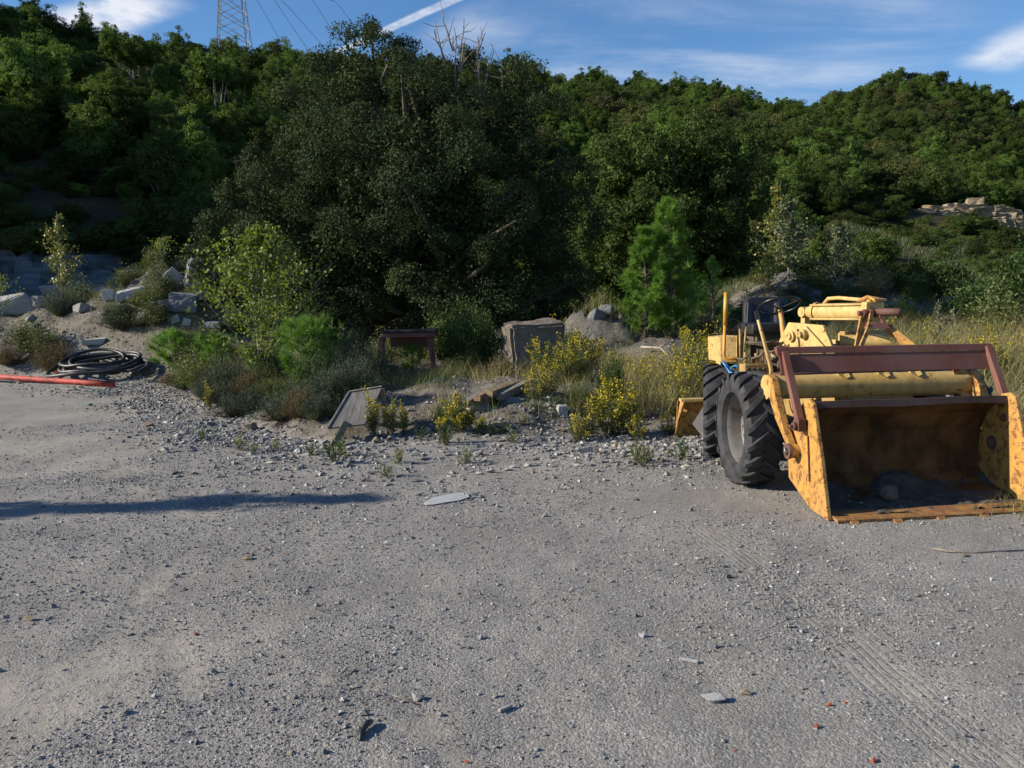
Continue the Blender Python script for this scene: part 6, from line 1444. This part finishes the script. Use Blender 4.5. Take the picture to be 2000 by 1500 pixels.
mb = MB(); mb.slab([g3(x, y, 0.006) for x, y in out], (0, 0, 0.006))
M['patch_grey'] = plain('pale_grey_patch', (0.33, 0.34, 0.345), 0.8, 0, 0.12, 9, 0.2, 0.004)  # even pale grey for the flat puddle-like patch
tag(mb.build('pale_patch', M['patch_grey'], None, bevel=0.002, origin=g3(872, 977)), 'smooth pale grey patch lying flat on the gravel', 'patch')
# glass bottle scrap
p = hit(176, 793); place_stone('glass_scrap', hull_mesh('glass_scrap', 630, (0.12, 0.06, 0.05), 12, plain('green_glass', (0.01, 0.16, 0.06), 0.2, 0, 0.1, 5, 0)), p, 0.3, label='small green bottle scrap on the rubble', cat='scrap')

# ------------------------------------------------------------------ pylon and power lines
M['galv'] = plain('galvanised_steel', (0.36, 0.37, 0.39), 0.55, 0.4, 0.15, 2, 0.0)
YP = 190.0; pk = YP/FPX
pyc = WP(457, 95, YP); gyz = ground_at(pyc[0], YP)
py = empty('pylon', (pyc[0], YP, gyz), 'grey steel lattice pylon rising behind the wooded ridge', 'pylon')
zb, zt_ = WP(457, 125, YP)[2], WP(450, -190, YP)[2]
wb_, wt_ = 41*pk, 8*pk
def pc4(k, z):
    f_ = (z-zb)/(zt_-zb); w = (wb_+(wt_-wb_)*f_); c_, s_2 = math.cos(0.42), math.sin(0.42)
    dx_, dy_ = [(-1, -1), (1, -1), (1, 1), (-1, 1)][k]
    w *= 0.76
    return np.array([pyc[0]+w*(dx_*c_-dy_*s_2), YP+w*(dx_*s_2+dy_*c_), z])
for k in range(4): MB().bar(pc4(k, gyz-1), pc4(k, zt_), 0.20, 0.20, (1, 0, 0)).build('leg', M['galv'], py)
levels = [zb+(zt_-zb)*(1-(1-i/13)**1.25) for i in range(14)]
for k in range(4):
    k2 = (k+1) % 4; mb = MB()
    for z0, z1 in zip(levels[:-1], levels[1:]):
        mb.bar(pc4(k, z0), pc4(k2, z1), 0.085, 0.085, (1, 0, 0.1)); mb.bar(pc4(k2, z0), pc4(k, z1), 0.085, 0.085, (1, 0, 0.1))
        zm = (z0+z1)/2
        mb.bar(pc4(k, z0), (pc4(k, zm)+pc4(k2, zm))/2+(pc4(k, z1)-pc4(k, z0))*0.2, 0.06, 0.06, (1, 0, 0.1))
    mb.build('lattice_bracing', M['galv'], py)
for zz, hw in ((zt_-2, 6), (zt_-8, 8), (zt_-14, 6)):
    MB().bar((pyc[0]-hw, YP-hw*0.4, zz), (pyc[0]+hw, YP+hw*0.4, zz), 0.4, 0.5).build('cross_arm', M['galv'], py)
M['wire'] = plain('wire', (0.10, 0.10, 0.11), 0.5, 0.5, 0.1, 2, 0)
for i, (x0, y0, x1, y1) in enumerate([(440, -110, 545, 75), (470, -100, 600, 95), (520, -40, 640, 100), (580, -50, 665, 85), (610, -60, 700, 60)]):
    a_ = np.array([pyc[0]+[-8, 8, -6, 6, 3][i], YP, [zt_-8, zt_-8, zt_-2, zt_-2, zt_-14][i]])
    b_ = WP(x1+60+40*i, y1+60, 330.0); c1 = WP(x1, y1, 260.0); c0 = WP(x0+20, max(y0, -60), 205.0)
    P = [a_, a_*0.4+c1*0.6-[0, 0, 3], b_]
    P = [WP(x0, y0, 200), WP((x0+x1)/2+2, (y0+y1)/2+4, 235), WP(x1, y1, 270), WP(2*x1-x0, 2*y1-y0-6, 330)]
    P[0] = a_
    tag(MB().tube(P, 0.06, 5).build('power_line', M['wire'], None, smooth=True, origin=a_), 'thin dark power line running from the pylon across the sky', 'power line', 'power lines of the pylon')
